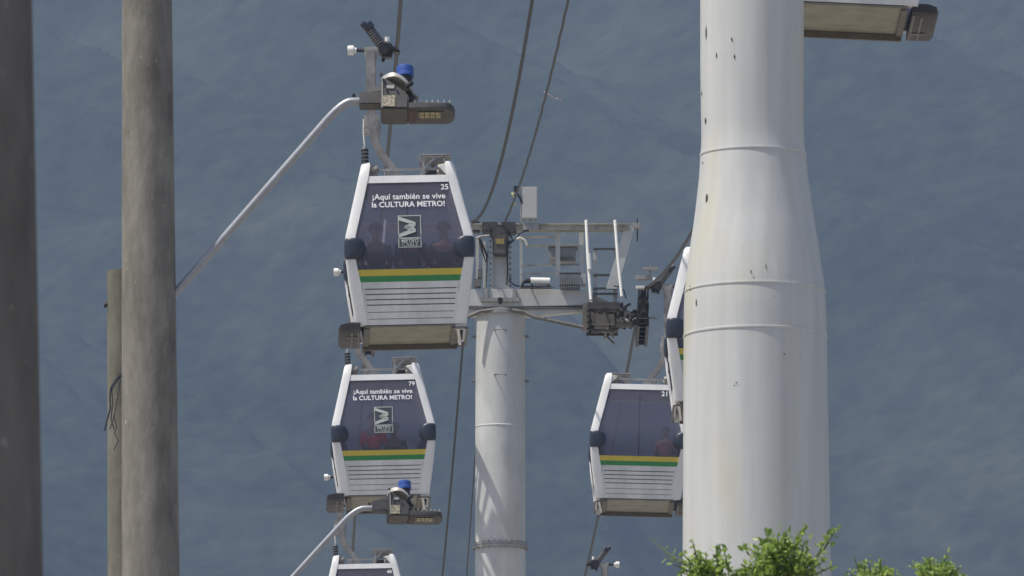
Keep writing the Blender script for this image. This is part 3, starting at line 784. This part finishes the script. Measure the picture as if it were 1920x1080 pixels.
    for sx in (-1, 1):
        face(sx, -2.075, -2.16, l_, r_f, .012, WHITE, 'side_lintel', side=True)
        face(sx, -2.16, -3.52, l_, r_f, .025, GLASSS, 'side_window', steps=14, smooth=True, side=True, thick=.012)
        face(sx, -3.52, -3.60, l_, r_f, .02, PANEL, 'side_panel', side=True)
        face(sx, -3.60, -4.05, lambda e: -e + .06, lambda e: e - .06, .03, GLASSS, 'lower_side_window', steps=3, side=True, thick=.01)
        face(sx, -4.05, -4.336, l_, r_f, .02, PANEL, 'side_panel', side=True)
        face(sx, -2.16, -4.05, lambda e: -.025, lambda e: .025, .008, BLACKR, 'door_seam', steps=10, side=True, thick=.02)
    # roof
    add('roof', MB().box(CX - .64, CX + .64, -.88, .88, -2.11, -2.08).box(CX - .5, CX + .5, -.7, .7, -2.08, -2.05), mat('roof_grey', (.30, .29, .32), .6, var=.2, scale=5), False, .01)
    # floor underside and dark strips along its edges
    add('floor', MB().box(CX - .70, CX + .72, -.93, .93, -4.37, -4.34), BEIGE, False, .01)
    add('floor_edge_strip', MB().box(CX - .70, CX + .72, .86, .95, -4.45, -4.37).box(CX - .71, CX - .62, -.93, .93, -4.40, -4.371).box(CX + .60, CX + .70, -.93, .93, -4.40, -4.371), mat('edge_strip_brown', (.13, .115, .09), .6, var=.3, scale=8), False, .01)
    # dark boarding step on the left, with lighter edge strip
    stp = MB(); rs = []
    for y in (-1.0, -.92, .80, .88):
        k = .03 if abs(y) > .95 or y > .85 else 0
        rs.append([(CX - .76, y, -4.28 - k), (CX - .96, y, -4.28 - k), (CX - 1.06, y, -4.33), (CX - 1.085 + k, y, -4.38), (CX - 1.04 + k, y, -4.43 + k), (CX - .76, y, -4.43 + k)])
    add('boarding_step', stp.rings(rs), DARKSTEP, True)
    add('step_strip', MB().box(CX - .90, CX - .875, -.85, .72, -4.44, -4.431).box(CX - .80, CX - .775, -.9, .8, -4.442, -4.431).box(CX - .965, CX - .775, -.45, -.36, -4.445, -4.431), GALVD, False, 0, 'boarding_step')
    # tubular guide loop on the right
    lp = []
    for (x, y) in ((.66, -.95), (.79, -.95), (.84, -.86), (.84, .80), (.79, .90), (.66, .90)): lp.append((CX + x, y, -4.40))
    add('guide_loop', MB().tube(lp, .020, 8), GALVD, True)
    add('guide_bracket', MB().box(CX + .66, CX + .80, -.93, -.86, -4.42, -4.34).bar((CX + .70, -.8, -4.38), (CX + .76, .8, -4.38), .03, .02), PANEL)
    # corner bumpers
    for sx in (-1, 1):
        for sy in (-1, 1):
            rs = []
            cxx, cyy = CX + sx * (.965 - .135), sy * (1.15 - .13)
            prof_ = [(-3.045, .55), (-3.06, .80), (-3.10, .95), (-3.18, 1.0), (-3.27, .98), (-3.33, .88), (-3.365, .62)]
            for z, k in prof_:
                pts = []
                for i in range(20):
                    a = i * 2 * math.pi / 20; c_, s_ = math.cos(a), math.sin(a)
                    px_ = math.copysign(abs(c_) ** (.6 if c_ > 0 else .9), c_); py_ = math.copysign(abs(s_) ** .6, s_)
                    ex = (.150 * (.6 + .4 * k)) if c_ > 0 else .19 * math.sqrt(max(.05, 1 - ((z + 3.2) / .175) ** 2)); ey = .165 * (.75 + .25 * k)
                    pts.append((cxx + sx * ex * px_ , cyy + sy * ey * py_, z))
                rs.append(pts if sx * sy > 0 else pts[::-1])
            add('corner_bumper', MB().rings(rs), POD, True)
    # roof gear
    rg = MB()
    for y in (-.72, .72): rg.bar((CX - .60, y, -1.955), (CX + .60, y, -1.955), .018, .014)
    for x in (-.28, .28): rg.bar((CX + x, -.72, -1.965), (CX + x, .72, -1.965), .02)
    for x, y in ((-.34, -.72), (.20, -.72), (-.34, .72), (.2, .72)): rg.bar((CX + x, y, -2.06), (CX + x, y, -1.95), .012)
    add('roof_frame', rg, GALV)
    hb = MB().box(CX - .23, CX - .04, -.2, .2, -2.06, -1.93).cyl((CX - .14, -.24, -1.98), (CX - .14, .24, -1.98), .035, 12)
    add('hanger_seat', hb, GALV, False, .01)
    DAMP = mat('damper_grey', (.36, .34, .29), .5, .1, var=.5, scale=16)
    for sx in (-1, 1):
        for sy in (-1, 1):
            add('roof_damper', MB().cyl((CX + sx * .46, sy * .78, -1.96), (CX + sx * .57, sy * .78, -1.94), .062, 14).cyl((CX + sx * .44, sy * .76, -2.02), (CX + sx * .57, sy * .76, -2.02), .05, 10), DAMP, True)
    gu = MB()
    for sy in (-1, 1):
        y = sy * .86
        gu.add([(CX + .58, y, -1.90), (CX + .48, y, -1.95), (CX + .60, y, -2.09), (CX + .58, y * .97, -1.90), (CX + .48, y * .97, -1.95), (CX + .60, y * .97, -2.09)], [(0, 1, 2), (3, 5, 4), (0, 3, 4, 1), (1, 4, 5, 2), (0, 2, 5, 3)])
    add('post_gusset', gu, WHITE)
    # solar panel on its stand
    sp = MB().box(CX + .19, CX + .66, -.80, .05, -1.755, -1.735)
    pnl = add('solar_panel', sp, mat('panel_frame_grey', (.42, .40, .40), .4, .3, var=.1, scale=8), False, .004)
    for y in (-.76, 0):
        ss = MB().bar((CX + .24, y, -2.06), (CX + .24, y, -1.755), .019, .014).bar((CX + .25, y, -1.95), (CX + .43, y, -1.77), .015).bar((CX + .19, y, -1.775), (CX + .64, y, -1.775), .012)
        ss.bar((CX + .55, y, -2.05), (CX + .55, y, -1.76), .012)
        add('panel_stand', ss, GALV, False, 0, 'solar_panel')
    add('battery_box', MB().box(CX + .27, CX + .60, -.55, -.1, -2.05, -1.90), mat('battery_box', (.14, .13, .12), .6, var=.3, scale=9), False, .02)
    # spring buffer above the left front post
    sb = MB()
    x, y = CX - .655 + .02, -.82
    for i in range(4):
        z = -1.85 + i * .055
        sb.cyl((x, y, z), (x, y, z + .032), .057, 14)
    add('buffer_rings', sb, BLACKR, True)
    add('buffer_rod', MB().cyl((x, y, -1.86), (x, y, -1.62), .042, 12).tube([(x, y, -1.62), (x - .01, y * .6, -1.35), (x + .0, y * .3, -1.1)], .012, 6), GALV, True)
    # hanger arm
    ax = -.40
    hp = [(ax + .0, 0, .0), (ax + .005, 0, -.25), (ax - .005, 0, -.7), (ax - .01, 0, -1.1), (ax + .01, 0, -1.25), (ax + .05, 0, -1.42), (ax + .12, 0, -1.58), (ax + .22, 0, -1.72), (ax + .31, 0, -1.83), (ax + .37, 0, -1.93)]
    ha = MB().tube(hp, [.075, .072, .072, .075, .07, .058, .055, .055, .055, .055], square=True, r2=.07)
    add('hanger_arm', ha, mat('hanger_steel', (.36, .34, .31), .5, .25, var=.4, scale=5), False, .012)
    add('hanger_plate', MB().box(ax - .12, ax + .11, -.06, .06, -1.30, -.98).box(ax + .07, ax + .13, -.05, .05, -1.32, -1.1), mat('pale_casting', (.46, .44, .39), .5, .2, var=.45, scale=8), False, .015, 'hanger_arm')
    add('head_casting', MB().add([(ax - .10, -.05, .05), (ax + .13, -.05, .05), (ax + .03, -.05, -.42), (ax - .04, -.05, -.42), (ax - .10, .05, .05), (ax + .13, .05, .05), (ax + .03, .05, -.42), (ax - .04, .05, -.42)], [(0, 1, 2, 3), (4, 7, 6, 5), (0, 3, 7, 4), (1, 5, 6, 2), (0, 4, 5, 1), (2, 6, 7, 3)]), mat('pale_casting', (.46, .44, .39), .5, .2, var=.45, scale=8), False, .015, 'hanger_arm')
    # grip
    gp = MB().box(ax + .13, ax + .30, -.16, .16, -.06, .05).box(ax + .17, ax + .33, -.10, .10, -.12, .09).cyl((ax + .22, -.2, -.03), (ax + .22, .2, -.03), .06, 10).bar((ax + .30, 0, .02), (-.02, 0, -.01), .035, .12)
    gp.cyl((-.17, -.1, .05), (-.17, -.1, .10), .03, 8).cyl((-.22, .1, -.16), (-.15, .1, .0), .03, 8).bar((-.25, 0, .10), (-.12, 0, .02), .03, .08)
    gp.box(-.05, .05, -.16, .16, -.055, -.028)
    add('grip_jaw', gp, DARK, False, .012)
    add('grip_cap', MB().cyl((-.14, -.05, .12), (-.14, -.05, .19), .04, 12), PIPEW, True, 0, 'grip_jaw')
    ro = MB().cyl((ax - .05, 0, .0), (ax - .26, 0, .01), .028, 10)
    add('roller_axle', ro, DARK, True)
    add('guide_roller', MB().cyl((ax - .21, 0, .005), (ax - .255, 0, .007), .045, 12).cyl((ax - .25, 0, .005), (ax - .345, 0, .007), .075, 18), PIPEW, True, .008)
    # spring pack, leaning away from the rope
    A, B = Vector((ax + .18, 0, .06)), Vector((ax - .03, 0, .36))
    sp = MB(); dr = (B - A); n_ = 10
    for i in range(n_):
        t = i / n_; sp.cyl(A + dr * t, A + dr * (t + .045), .078, 14)
    add('grip_spring', sp, DARK, True)
    add('spring_core', MB().cyl(A, B, .062, 12), GALV, True, 0, 'grip_spring')
    add('spring_cap', MB().cyl(B + Vector((.04, 0, -.03)), B + Vector((-.02, 0, .04)), .085, 14).cyl(B + Vector((-.02, 0, .0)), B + Vector((-.085, 0, .06)), .05, 12), mat('spring_cap_navy', (.05, .055, .08), .4, .3, var=.4, scale=20), True, 0, 'grip_spring')
    # interior
    for sy in (-1, 1):
        add('bench', MB().box(CX - .72, CX + .72, min(sy * .55, sy * .93), max(sy * .55, sy * .93), -3.66, -3.60).box(CX - .72, CX + .72, min(sy * .86, sy * .93), max(sy * .86, sy * .93), -4.07, -3.66), INT, False, .015)
    add('cabin_floor', MB().box(CX - .74, CX + .74, -.92, .92, -4.14, -4.08), DARKSTEP)
    add('ceiling', MB().box(CX - .60, CX + .60, -.84, .84, -2.16, -2.12), INT)
    add('grab_pole', MB().cyl((CX, .0, -4.08), (CX, .0, -2.16), .018, 10), DARK, True)
    return L

PARTS = gondola_parts()
SHARED = []
def rx_tf(M, mbv): return mbv
FRONT_OFF = .031
def face_point(x, z, off=FRONT_OFF, proud=.014):
    return Vector((CX + x, -(hl(z) - .025) - proud, z))

def text_on_face(txt, x0, x1, ybase, bold, name, m, parent):
    """x0,x1 px extents on cabin 25; ybase px row of the baseline"""
    vs, fs = text_mesh(txt, bold)
    a, b = min(v.x for v in vs), max(v.x for v in vs); k = (x1 - x0) * .007916 / (b - a)
    zb = zpx(ybase)
    mb = MB()
    out = []
    for v in vs:
        x = xpx(x0) + (v.x - a) * k; z = zb + v.y * k * 1.0
        out.append(face_point(x, z))
    mb.add(out, fs)
    me = bpy.data.meshes.new(name); me.from_pydata(mb.v, [], mb.f); me.materials.append(m)
    o = bpy.data.objects.new(name, me); COL.objects.link(o); o.parent = parent; return o

def emblem(parent):
    def pt(px_, py_, pr=.014): return face_point(xpx(px_), zpx(py_), proud=pr)
    def quadstrip(pts, m, name, par, pr):
        mb = MB()
        for q in pts: mb.add([pt(x, y, pr) for x, y in q], [tuple(range(len(q)))])
        me = bpy.data.meshes.new(name); me.from_pydata(mb.v, [], mb.f); me.materials.append(m)
        o = bpy.data.objects.new(name, me); COL.objects.link(o); o.parent = par; return o
    x0, x1, y0, y1 = 743.8, 787.6, 404.5, 465.5
    e = quadstrip([[(x0, y0), (x1, y0), (x1, y1), (x0, y1)]], LOGOBG, 'emblem', parent, .010)
    t = 1.7
    fr = [[(x0, y0), (x1, y0), (x1, y0 + t), (x0, y0 + t)], [(x0, y1 - t), (x1, y1 - t), (x1, y1), (x0, y1)], [(x0, y0 + t), (x0 + t, y0 + t), (x0 + t, y1 - t), (x0, y1 - t)], [(x1 - t, y0 + t), (x1, y0 + t), (x1, y1 - t), (x1 - t, y1 - t)], [(x0 + t, 446.5), (x1 - t, 446.5), (x1 - t, 448.5), (x0 + t, 448.5)]]
    # zigzag W on its side
    z = [[(745.5, 406.5), (777, 417.5), (777, 424), (745.5, 413.5)], [(770, 418), (777, 424), (777, 425), (761, 431.5), (754.5, 427)], [(754.5, 427), (761, 422), (777, 429.5), (777, 434.5), (770, 436)],
         [(770, 430), (777, 432), (777, 436), (745.5, 446), (745.5, 439.5)]]
    quadstrip(fr + z, LOGO, 'emblem_lines', e, .0135)
    text_on_face('METRO', 750, 782, 455.6, .02, 'emblem_word', LOGO, e)
    text_on_face('CABLE', 751, 781, 463.2, .02, 'emblem_word', LOGO, e)

GROOTS = []
def gondola(label, loc, flip, number, slogan=False, roll=R(1.4), yaw=0):
    root = empty('gondola', loc, label, 'gondola', 'cable car cabins in view')
    root.rotation_euler = (0, roll, (math.pi if flip else 0) + yaw)
    # roll swings the cabin bottom to +x before the flip
    root.rotation_euler = (Matrix.Rotation((math.pi if flip else 0) + yaw, 4, 'Z') @ Matrix.Rotation(-roll, 4, 'Y')).to_euler()
    first = not SHARED; by = {}
    for i, (name, mb, m, sm, bv, par, key) in enumerate(PARTS):
        p = by.get(par, root) if par else root
        if first:
            o = mb.build(name, m, p, sm, bv); SHARED.append(o)
        else:
            o = SHARED[i].copy(); COL.objects.link(o); o.parent = p
        by[key] = o
        if flip and name == 'floor_edge_strip': o.scale.y = -1  # mirrored so the dark strip stays along the far edge
    return root
def decals(root, number, slogan, flip):
    """lettering sits on the face turned to the camera; on flipped cabins that is the far local face"""
    before = set(bpy.data.objects)
    if slogan:
        text_on_face('¡Aquí también se vive', 697, 835, 373.5, .020, 'slogan', LETTER, root)
        text_on_face('la CULTURA METRO!', 695.5, 833.5, 388, .026, 'slogan', LETTER, root)
        emblem(root)
    if number: text_on_face(number, 817 if number == '21' else 827, 831 if number == '21' else 841, 356.5, .02, 'cabin_number', LETTER, root)
    if flip:
        Mz = Matrix.Translation((CX, 0, 0)) @ Matrix.Rotation(math.pi, 4, 'Z') @ Matrix.Translation((-CX, 0, 0))
        for o in set(bpy.data.objects) - before:
            if o.type == 'MESH': o.data.transform(Mz)
YAW = R(1.38)
def RP(side, y): return Vector((ropex(side, y), y, ropez(side, y)))
G = {}
def mk(key, px_, py_, d, side, label, flip, number, slogan, yaw=YAW, roll=R(1.4)):
    p = W(px_, py_, d); q = RP(side, d)
    loc = Vector((q.x, d, q.z))
    g = gondola(label, loc, flip, number, yaw=yaw, roll=roll); decals(g, number, slogan, flip); G[key] = (g, loc)
    print(key, 'photo', p, 'rope', q)
    return g
mk('c1', 742, 88, 145.4, -1, 'white and dark gondola numbered 25, the largest and highest cabin of the left line', False, '25', True)
mk('c2', 696, 503, 180.9, -1, 'white and dark gondola numbered 79, directly below cabin 25, red clad passenger inside', False, '79', True)
mk('c3', 666, 897, 217, -1, 'gondola at the bottom edge of the picture with only its roof and top showing', False, '48', False)
mk('c21', 1217, 520, 190, 1, 'gondola numbered 21 without slogan, left of the big white pylon', True, '21', False, yaw=R(.1))
mk('c4', 1383, 260, 154, 1, 'gondola almost wholly hidden behind the big white pylon, one white post showing', True, '', False, yaw=R(.1), roll=R(.5))
mk('c6', 1610, -627, 118, 1, 'gondola at the top edge right of the pylon with only its underside showing', True, '', False, roll=R(2.6), yaw=R(.1))
mk('c5', 1110, 1050, 227, 1, 'gondola below cabin 21 of which only the dark grip and white roller show', True, '', False, yaw=R(.1))

# ---------------------------------------------------------------- passengers
SKIN = mat('skin', (.28, .16, .10), .6, var=.1, scale=12)
HAIR = mat('dark_hair', (.015, .012, .010), .6, var=.2, scale=30)
def skin_mesh(verts, edges, radii, name, m, parent, sub=2, root=0):
    me = bpy.data.meshes.new('sk'); me.from_pydata(verts, edges, [])
    o = bpy.data.objects.new('sk', me); COL.objects.link(o)
    mo = o.modifiers.new('s', 'SKIN'); sv = me.skin_vertices[0].data
    for i, r in enumerate(radii):
        sv[i].radius = r if isinstance(r, tuple) else (r, r); sv[i].use_root = (i == root)
    mo.use_smooth_shade = True
    o.modifiers.new('b', 'SUBSURF').levels = sub
    dg = bpy.context.evaluated_depsgraph_get(); ev = o.evaluated_get(dg)
    nm = bpy.data.meshes.new_from_object(ev); nm.name = name
    bpy.data.objects.remove(o)
    nm.materials.clear(); nm.materials.append(m)
    for p in nm.polygons: p.use_smooth = True
    q = bpy.data.objects.new(name, nm); COL.objects.link(q); q.parent = parent; return q
def seated_person(gkey, x, y, facing, shirt, trousers, label, lean=0, scale=1, hairm=HAIR):
    """x, y on the cabin floor plan (seat point); facing +1 looks away from the camera face, -1 towards it"""
    g, loc = G[gkey]
    root = empty('person', (0, 0, 0), label, 'person', 'passengers seated inside the gondolas')
    Mg = Matrix.Translation(loc) @ g.rotation_euler.to_matrix().to_4x4()
    M = Mg @ Matrix.Translation((CX + x, y, -3.60)) @ Matrix.Rotation(0 if facing > 0 else math.pi, 4, 'Z') @ Matrix.Scale(scale, 4)
    root.matrix_world = M
    # origin at seat surface, looks along +y
    v = [(0, 0, .09), (0, -.02, .30), (0, -.03, .47), (0, -.02, .56), (0, .0, .62), (0, .01, .70), (0, .015, .78),
         (-.18, -.03, .46), (-.22, .02, .22), (-.16, .24, .16), (.18, -.03, .46), (.22, .02, .22), (.16, .24, .16),
         (-.10, .03, .08), (-.12, .43, .07), (-.12, .44, -.30), (-.12, .56, -.40), (.10, .03, .08), (.12, .43, .07), (.12, .44, -.30), (.12, .56, -.40)]
    e = [(0, 1), (1, 2), (2, 3), (3, 4), (4, 5), (5, 6), (2, 7), (7, 8), (8, 9), (2, 10), (10, 11), (11, 12), (0, 13), (13, 14), (14, 15), (15, 16), (0, 17), (17, 18), (18, 19), (19, 20)]
    r = [(.14, .11), (.14, .10), (.13, .09), .055, .072, .092, .07, .055, .045, .032, .055, .045, .032, .08, .062, .05, .035, .08, .062, .05, .035]
    skin_mesh(v, e, r, 'body', SKIN, root)
    k = 1.14
    vi = [0, 1, 2, 7, 8, 10, 11]; mp = {a: i for i, a in enumerate(vi)}
    se = [(mp[a], mp[b]) for a, b in e if a in mp and b in mp]
    skin_mesh([v[i] for i in vi], se, [tuple(q * k for q in (r[i] if isinstance(r[i], tuple) else (r[i],) * 2)) for i in vi], 'shirt', shirt, root)
    vi = [0, 13, 14, 15, 17, 18, 19]; mp = {a: i for i, a in enumerate(vi)}
    se = [(mp[a], mp[b]) for a, b in e if a in mp and b in mp]
    skin_mesh([v[i] for i in vi], se, [tuple(q * 1.16 for q in (r[i] if isinstance(r[i], tuple) else (r[i],) * 2)) for i in vi], 'trousers', trousers, root)
    # hair cap, nose, eyes
    hb = MB(); rs = []
    for j in range(7):
        ph_ = j / 6 * math.pi * .55; rr = math.sin(ph_) * .108; zz = .755 + .095 * math.cos(ph_) - (.0 if j < 6 else .02)
        rs.append([(rr * math.cos(a * math.pi / 8), -.018 + rr * 1.05 * math.sin(a * math.pi / 8), zz) for a in range(16)])
    rs[0] = [(p[0] * 1 + .004 * math.cos(i), -.018 + .004 * math.sin(i), .85) for i, p in enumerate(rs[0])]
    hb.rings(rs, cap=False); hb.build('hair', hairm, root, smooth=True)
    MB().tube([(0, .095, .72), (0, .118, .69)], .012, 6).build('nose', SKIN, root)
    MB().cyl((-.033, .085, .715), (-.033, .096, .715), .010, 8).cyl((.033, .085, .715), (.033, .096, .715), .010, 8).build('eyes', HAIR, root)
    return root
NAVY = mat('navy_cloth', (.02, .025, .06), .8); BLACKC = mat('black_cloth', (.012, .012, .014), .8)
REDC = mat('red_cloth', (.80, .035, .045), .8); JEAN = mat('denim', (.03, .045, .09), .8); PINKC = mat('dusty_pink_cloth', (.50, .20, .19), .8)
seated_person('c1', -.50, -.73, 1, NAVY, JEAN, 'seated passenger in navy top seen through the left of window 25')
seated_person('c1', .03, -.70, 1, BLACKC, JEAN, 'broad seated passenger in black at the middle of window 25', scale=1.05)
seated_person('c1', .52, -.73, 1, BLACKC, BLACKC, 'seated passenger in black at the right edge of window 25')
seated_person('c2', -.18, -.71, 1, REDC, JEAN, 'seated passenger in bright red top inside cabin 79')
seated_person('c2', .22, .66, -1, BLACKC, BLACKC, 'passenger in dark clothes facing the red clad one inside cabin 79')
seated_person('c21', -.52, .73, -1, PINKC, JEAN, 'seated passenger in dusty pink at the right of window 21', scale=.86)

# ---------------------------------------------------------------- trees in the foreground
def leafmat(name, c1, c2):
    m = bpy.data.materials.new(name); m.use_nodes = True
    n, l = m.node_tree.nodes, m.node_tree.links; p = n['Principled BSDF']
    p.inputs['Roughness'].default_value = .45
    g = n.new('ShaderNodeNewGeometry'); r = n.new('ShaderNodeValToRGB')
    r.color_ramp.elements[0].color = (*c1, 1); r.color_ramp.elements[1].color = (*c2, 1)
    l.new(g.outputs['Random Per Island'], r.inputs[0]); l.new(r.outputs[0], p.inputs['Base Color'])
    t = n.new('ShaderNodeBsdfTranslucent'); mx = n.new('ShaderNodeMixShader'); mx.inputs[0].default_value = .45
    l.new(r.outputs[0], t.inputs[0]); l.new(p.outputs[0], mx.inputs[1]); l.new(t.outputs[0], mx.inputs[2])
    l.new(mx.outputs[0], n['Material Output'].inputs[0]); return m
LEAF = leafmat('leaf_green', (.11, .21, .035), (.43, .56, .12))
LEAF2 = leafmat('leaf_light_green', (.14, .24, .045), (.46, .58, .15))
BARK = mat('bark', (.09, .07, .05), .9, var=.4, scale=20)
TWIG = mat('green_twig', (.11, .14, .06), .7, var=.3, scale=20)
def tree(label, d, trunk_px, tips, leaf, m, seed, crown_px):
    """tips: (px,py,spread px,n) spray clusters seen at distance d; crown_px: (cx, top, half width) of the mass below"""
    rnd = random.Random(seed)
    b = W(trunk_px, 1300, d); b.z = 0
    root = empty('tree', b, label, 'tree', 'leafy trees at the bottom edge'); U_ = d / FPX
    fork = Vector((0, 0, W(trunk_px, 1700, d).z if d > 30 else 2.5)); fork.z = max(1.8, fork.z)
    tr = MB().tube([(0, 0, 0), (.03, .02, fork.z * .5), fork], [.11, .09, .07], 10); br = MB(); tw_ = MB(); lf = MB()
    def leafq(p, s):
        ax = Vector((rnd.gauss(0, 1), rnd.gauss(0, 1), rnd.gauss(.3, .8))).normalized()
        sd = ax.cross(Vector((rnd.gauss(0, 1), rnd.gauss(0, 1), rnd.gauss(0, 1)))).normalized(); nn = ax.cross(sd)
        s *= rnd.uniform(.42, 1.3); w_ = s * .26
        o = len(lf.v)
        lf.v += [p, p + ax * s * .33 + sd * w_ + nn * s * .05, p + ax * s * .72 + sd * w_ * .8 + nn * s * .04, p + ax * s, p + ax * s * .72 - sd * w_ * .8 + nn * s * .04, p + ax * s * .33 - sd * w_ + nn * s * .05, p + ax * s * .5 - nn * s * .02]
        lf.f += [(o, o + 1, o + 6, o + 5), (o + 1, o + 2, o + 3, o + 6), (o + 6, o + 3, o + 4, o + 5)]
    def spray(a, bq, n, s, sp):
        pts = [a.lerp(bq, t) + Vector((rnd.gauss(0, sp * .12), rnd.gauss(0, sp * .12), rnd.gauss(0, sp * .06))) * (t > 0) for t in (0, .35, .7, 1)]
        tw_.tube(pts, [.006, .004, .003, .002], 5)
        for i in range(n):
            t = rnd.uniform(.15, 1.02); k = min(2, int(t * 3)); q = pts[k].lerp(pts[k + 1], min(1, t * 3 - k))
            leafq(q + Vector((rnd.gauss(0, sp), rnd.gauss(0, sp), rnd.gauss(0, sp))), s)
    cx, top, hwid = crown_px
    C = W(cx, top, d) - b; C.y = 0
    limbs = []
    for i in range(9):
        a = i * 2 * math.pi / 9 + rnd.uniform(-.3, .3); rr = hwid * U_ * rnd.uniform(.3, .8)
        e_ = Vector((C.x + rr * math.cos(a), rr * .8 * math.sin(a), C.z - rnd.uniform(.15, .7)))
        mid = fork.lerp(e_, .5) + Vector((0, 0, .1))
        br.tube([fork, mid, e_], [.045, .028, .010], 7); limbs.append(e_)
    # hidden mass just under the frame and lower
    for i in range(260):
        e_ = rnd.choice(limbs); dirv = Vector((rnd.gauss(0, 1), rnd.gauss(0, 1), rnd.gauss(.2, .7))).normalized()
        q = e_ + dirv * rnd.uniform(.12, .35)
        q.z = min(q.z, C.z - .02 - .04 * rnd.random()); spray(e_.lerp(q, .2), q, 16, leaf, .03)
    for (x, y, sp, n, ox, oy) in tips:
        tip = W(x, y, d) - b; tip.y = rnd.uniform(-.12, .12)
        src = W(ox, oy, d) - b; src.y = tip.y * .3
        spray(src, tip, int(n * 1.45), leaf, sp * U_)
    tr.build('trunk', BARK, root, smooth=True); br.build('branches', BARK, root, smooth=True)
    tw_.build('twigs', TWIG, root); 
    me = bpy.data.meshes.new('crown'); me.from_pydata(lf.v, [], lf.f); me.materials.append(m)
    o = bpy.data.objects.new('crown', me); COL.objects.link(o); o.parent = root
    return root
rt = random.Random(3)
tips = []
def blob(cx, cy, rx_, ry_, n, per, sp=5):
    for i in range(n):
        a = rt.uniform(0, 2 * math.pi); k = math.sqrt(rt.random()); x = cx + rx_ * k * math.cos(a); y = cy + ry_ * k * math.sin(a)
        tips.append((x, y, sp, per, cx + (x - cx) * .5, cy + ry_ * .8 + 14))
# main bush over the pylon foot
blob(1470, 1050, 62, 44, 62, 15, 7); blob(1460, 1020, 40, 22, 22, 12, 5); blob(1420, 1062, 28, 20, 12, 12, 6)
tips += [(1434, 990, 4, 9, 1450, 1035), (1512, 988, 3, 10, 1490, 1030), (1502, 990, 3, 9, 1480, 1030), (1573, 984, 2.5, 8, 1545, 1030), (1558, 998, 4, 10, 1530, 1045), (1552, 1015, 4, 11, 1520, 1060), (1392, 1022, 5, 9, 1440, 1050), (1388, 1062, 5, 9, 1430, 1075), (1560, 1062, 4, 9, 1520, 1080), (1548, 1050, 5, 10, 1510, 1075)]
# left spray
blob(1325, 1058, 38, 24, 26, 12, 6)
tips += [(1298, 1018, 3, 6, 1306, 1050), (1345, 1020, 4, 10, 1345, 1060), (1342, 1030, 4, 8, 1345, 1070), (1368, 1037, 2, 4, 1366, 1075), (1358, 1035, 4, 6, 1365, 1070), (1276, 1034, 4, 6, 1300, 1060), (1262, 1055, 4, 4, 1300, 1072), (1278, 1072, 4, 5, 1310, 1080), (1248, 1032, 3.5, 4, 1280, 1052), (1218, 1004, .5, 0, 1268, 1048), (1246, 1044, 4, 2, 1290, 1060)]
blob(1380, 1075, 40, 8, 14, 8, 5)
tree('bushy green tree whose ragged top covers the foot of the big white pylon', 45, 1420, tips, .033, LEAF, 11, (1420, 1120, 200))
tips = []
blob(1645, 1072, 34, 16, 20, 12, 5); blob(1640, 1080, 50, 10, 16, 10, 5); blob(1757, 1064, 42, 16, 34, 13, 5)
tips += [(1600, 1043, 2, 4, 1612, 1075), (1619, 1052, 3, 8, 1625, 1078), (1651, 1052, 3, 8, 1648, 1078), (1585, 1075, 3, 5, 1610, 1085), (1776, 1040, 3, 8, 1765, 1065), (1712, 1053, 4, 9, 1730, 1075), (1803, 1062, 4, 9, 1780, 1075), (1740, 1048, 4, 8, 1745, 1070), (1810, 1078, 3, 6, 1790, 1085)]
tree('lighter green tree showing two small leafy tufts right of the pylon', 50, 1700, tips, .029, LEAF2, 23, (1700, 1130, 150))
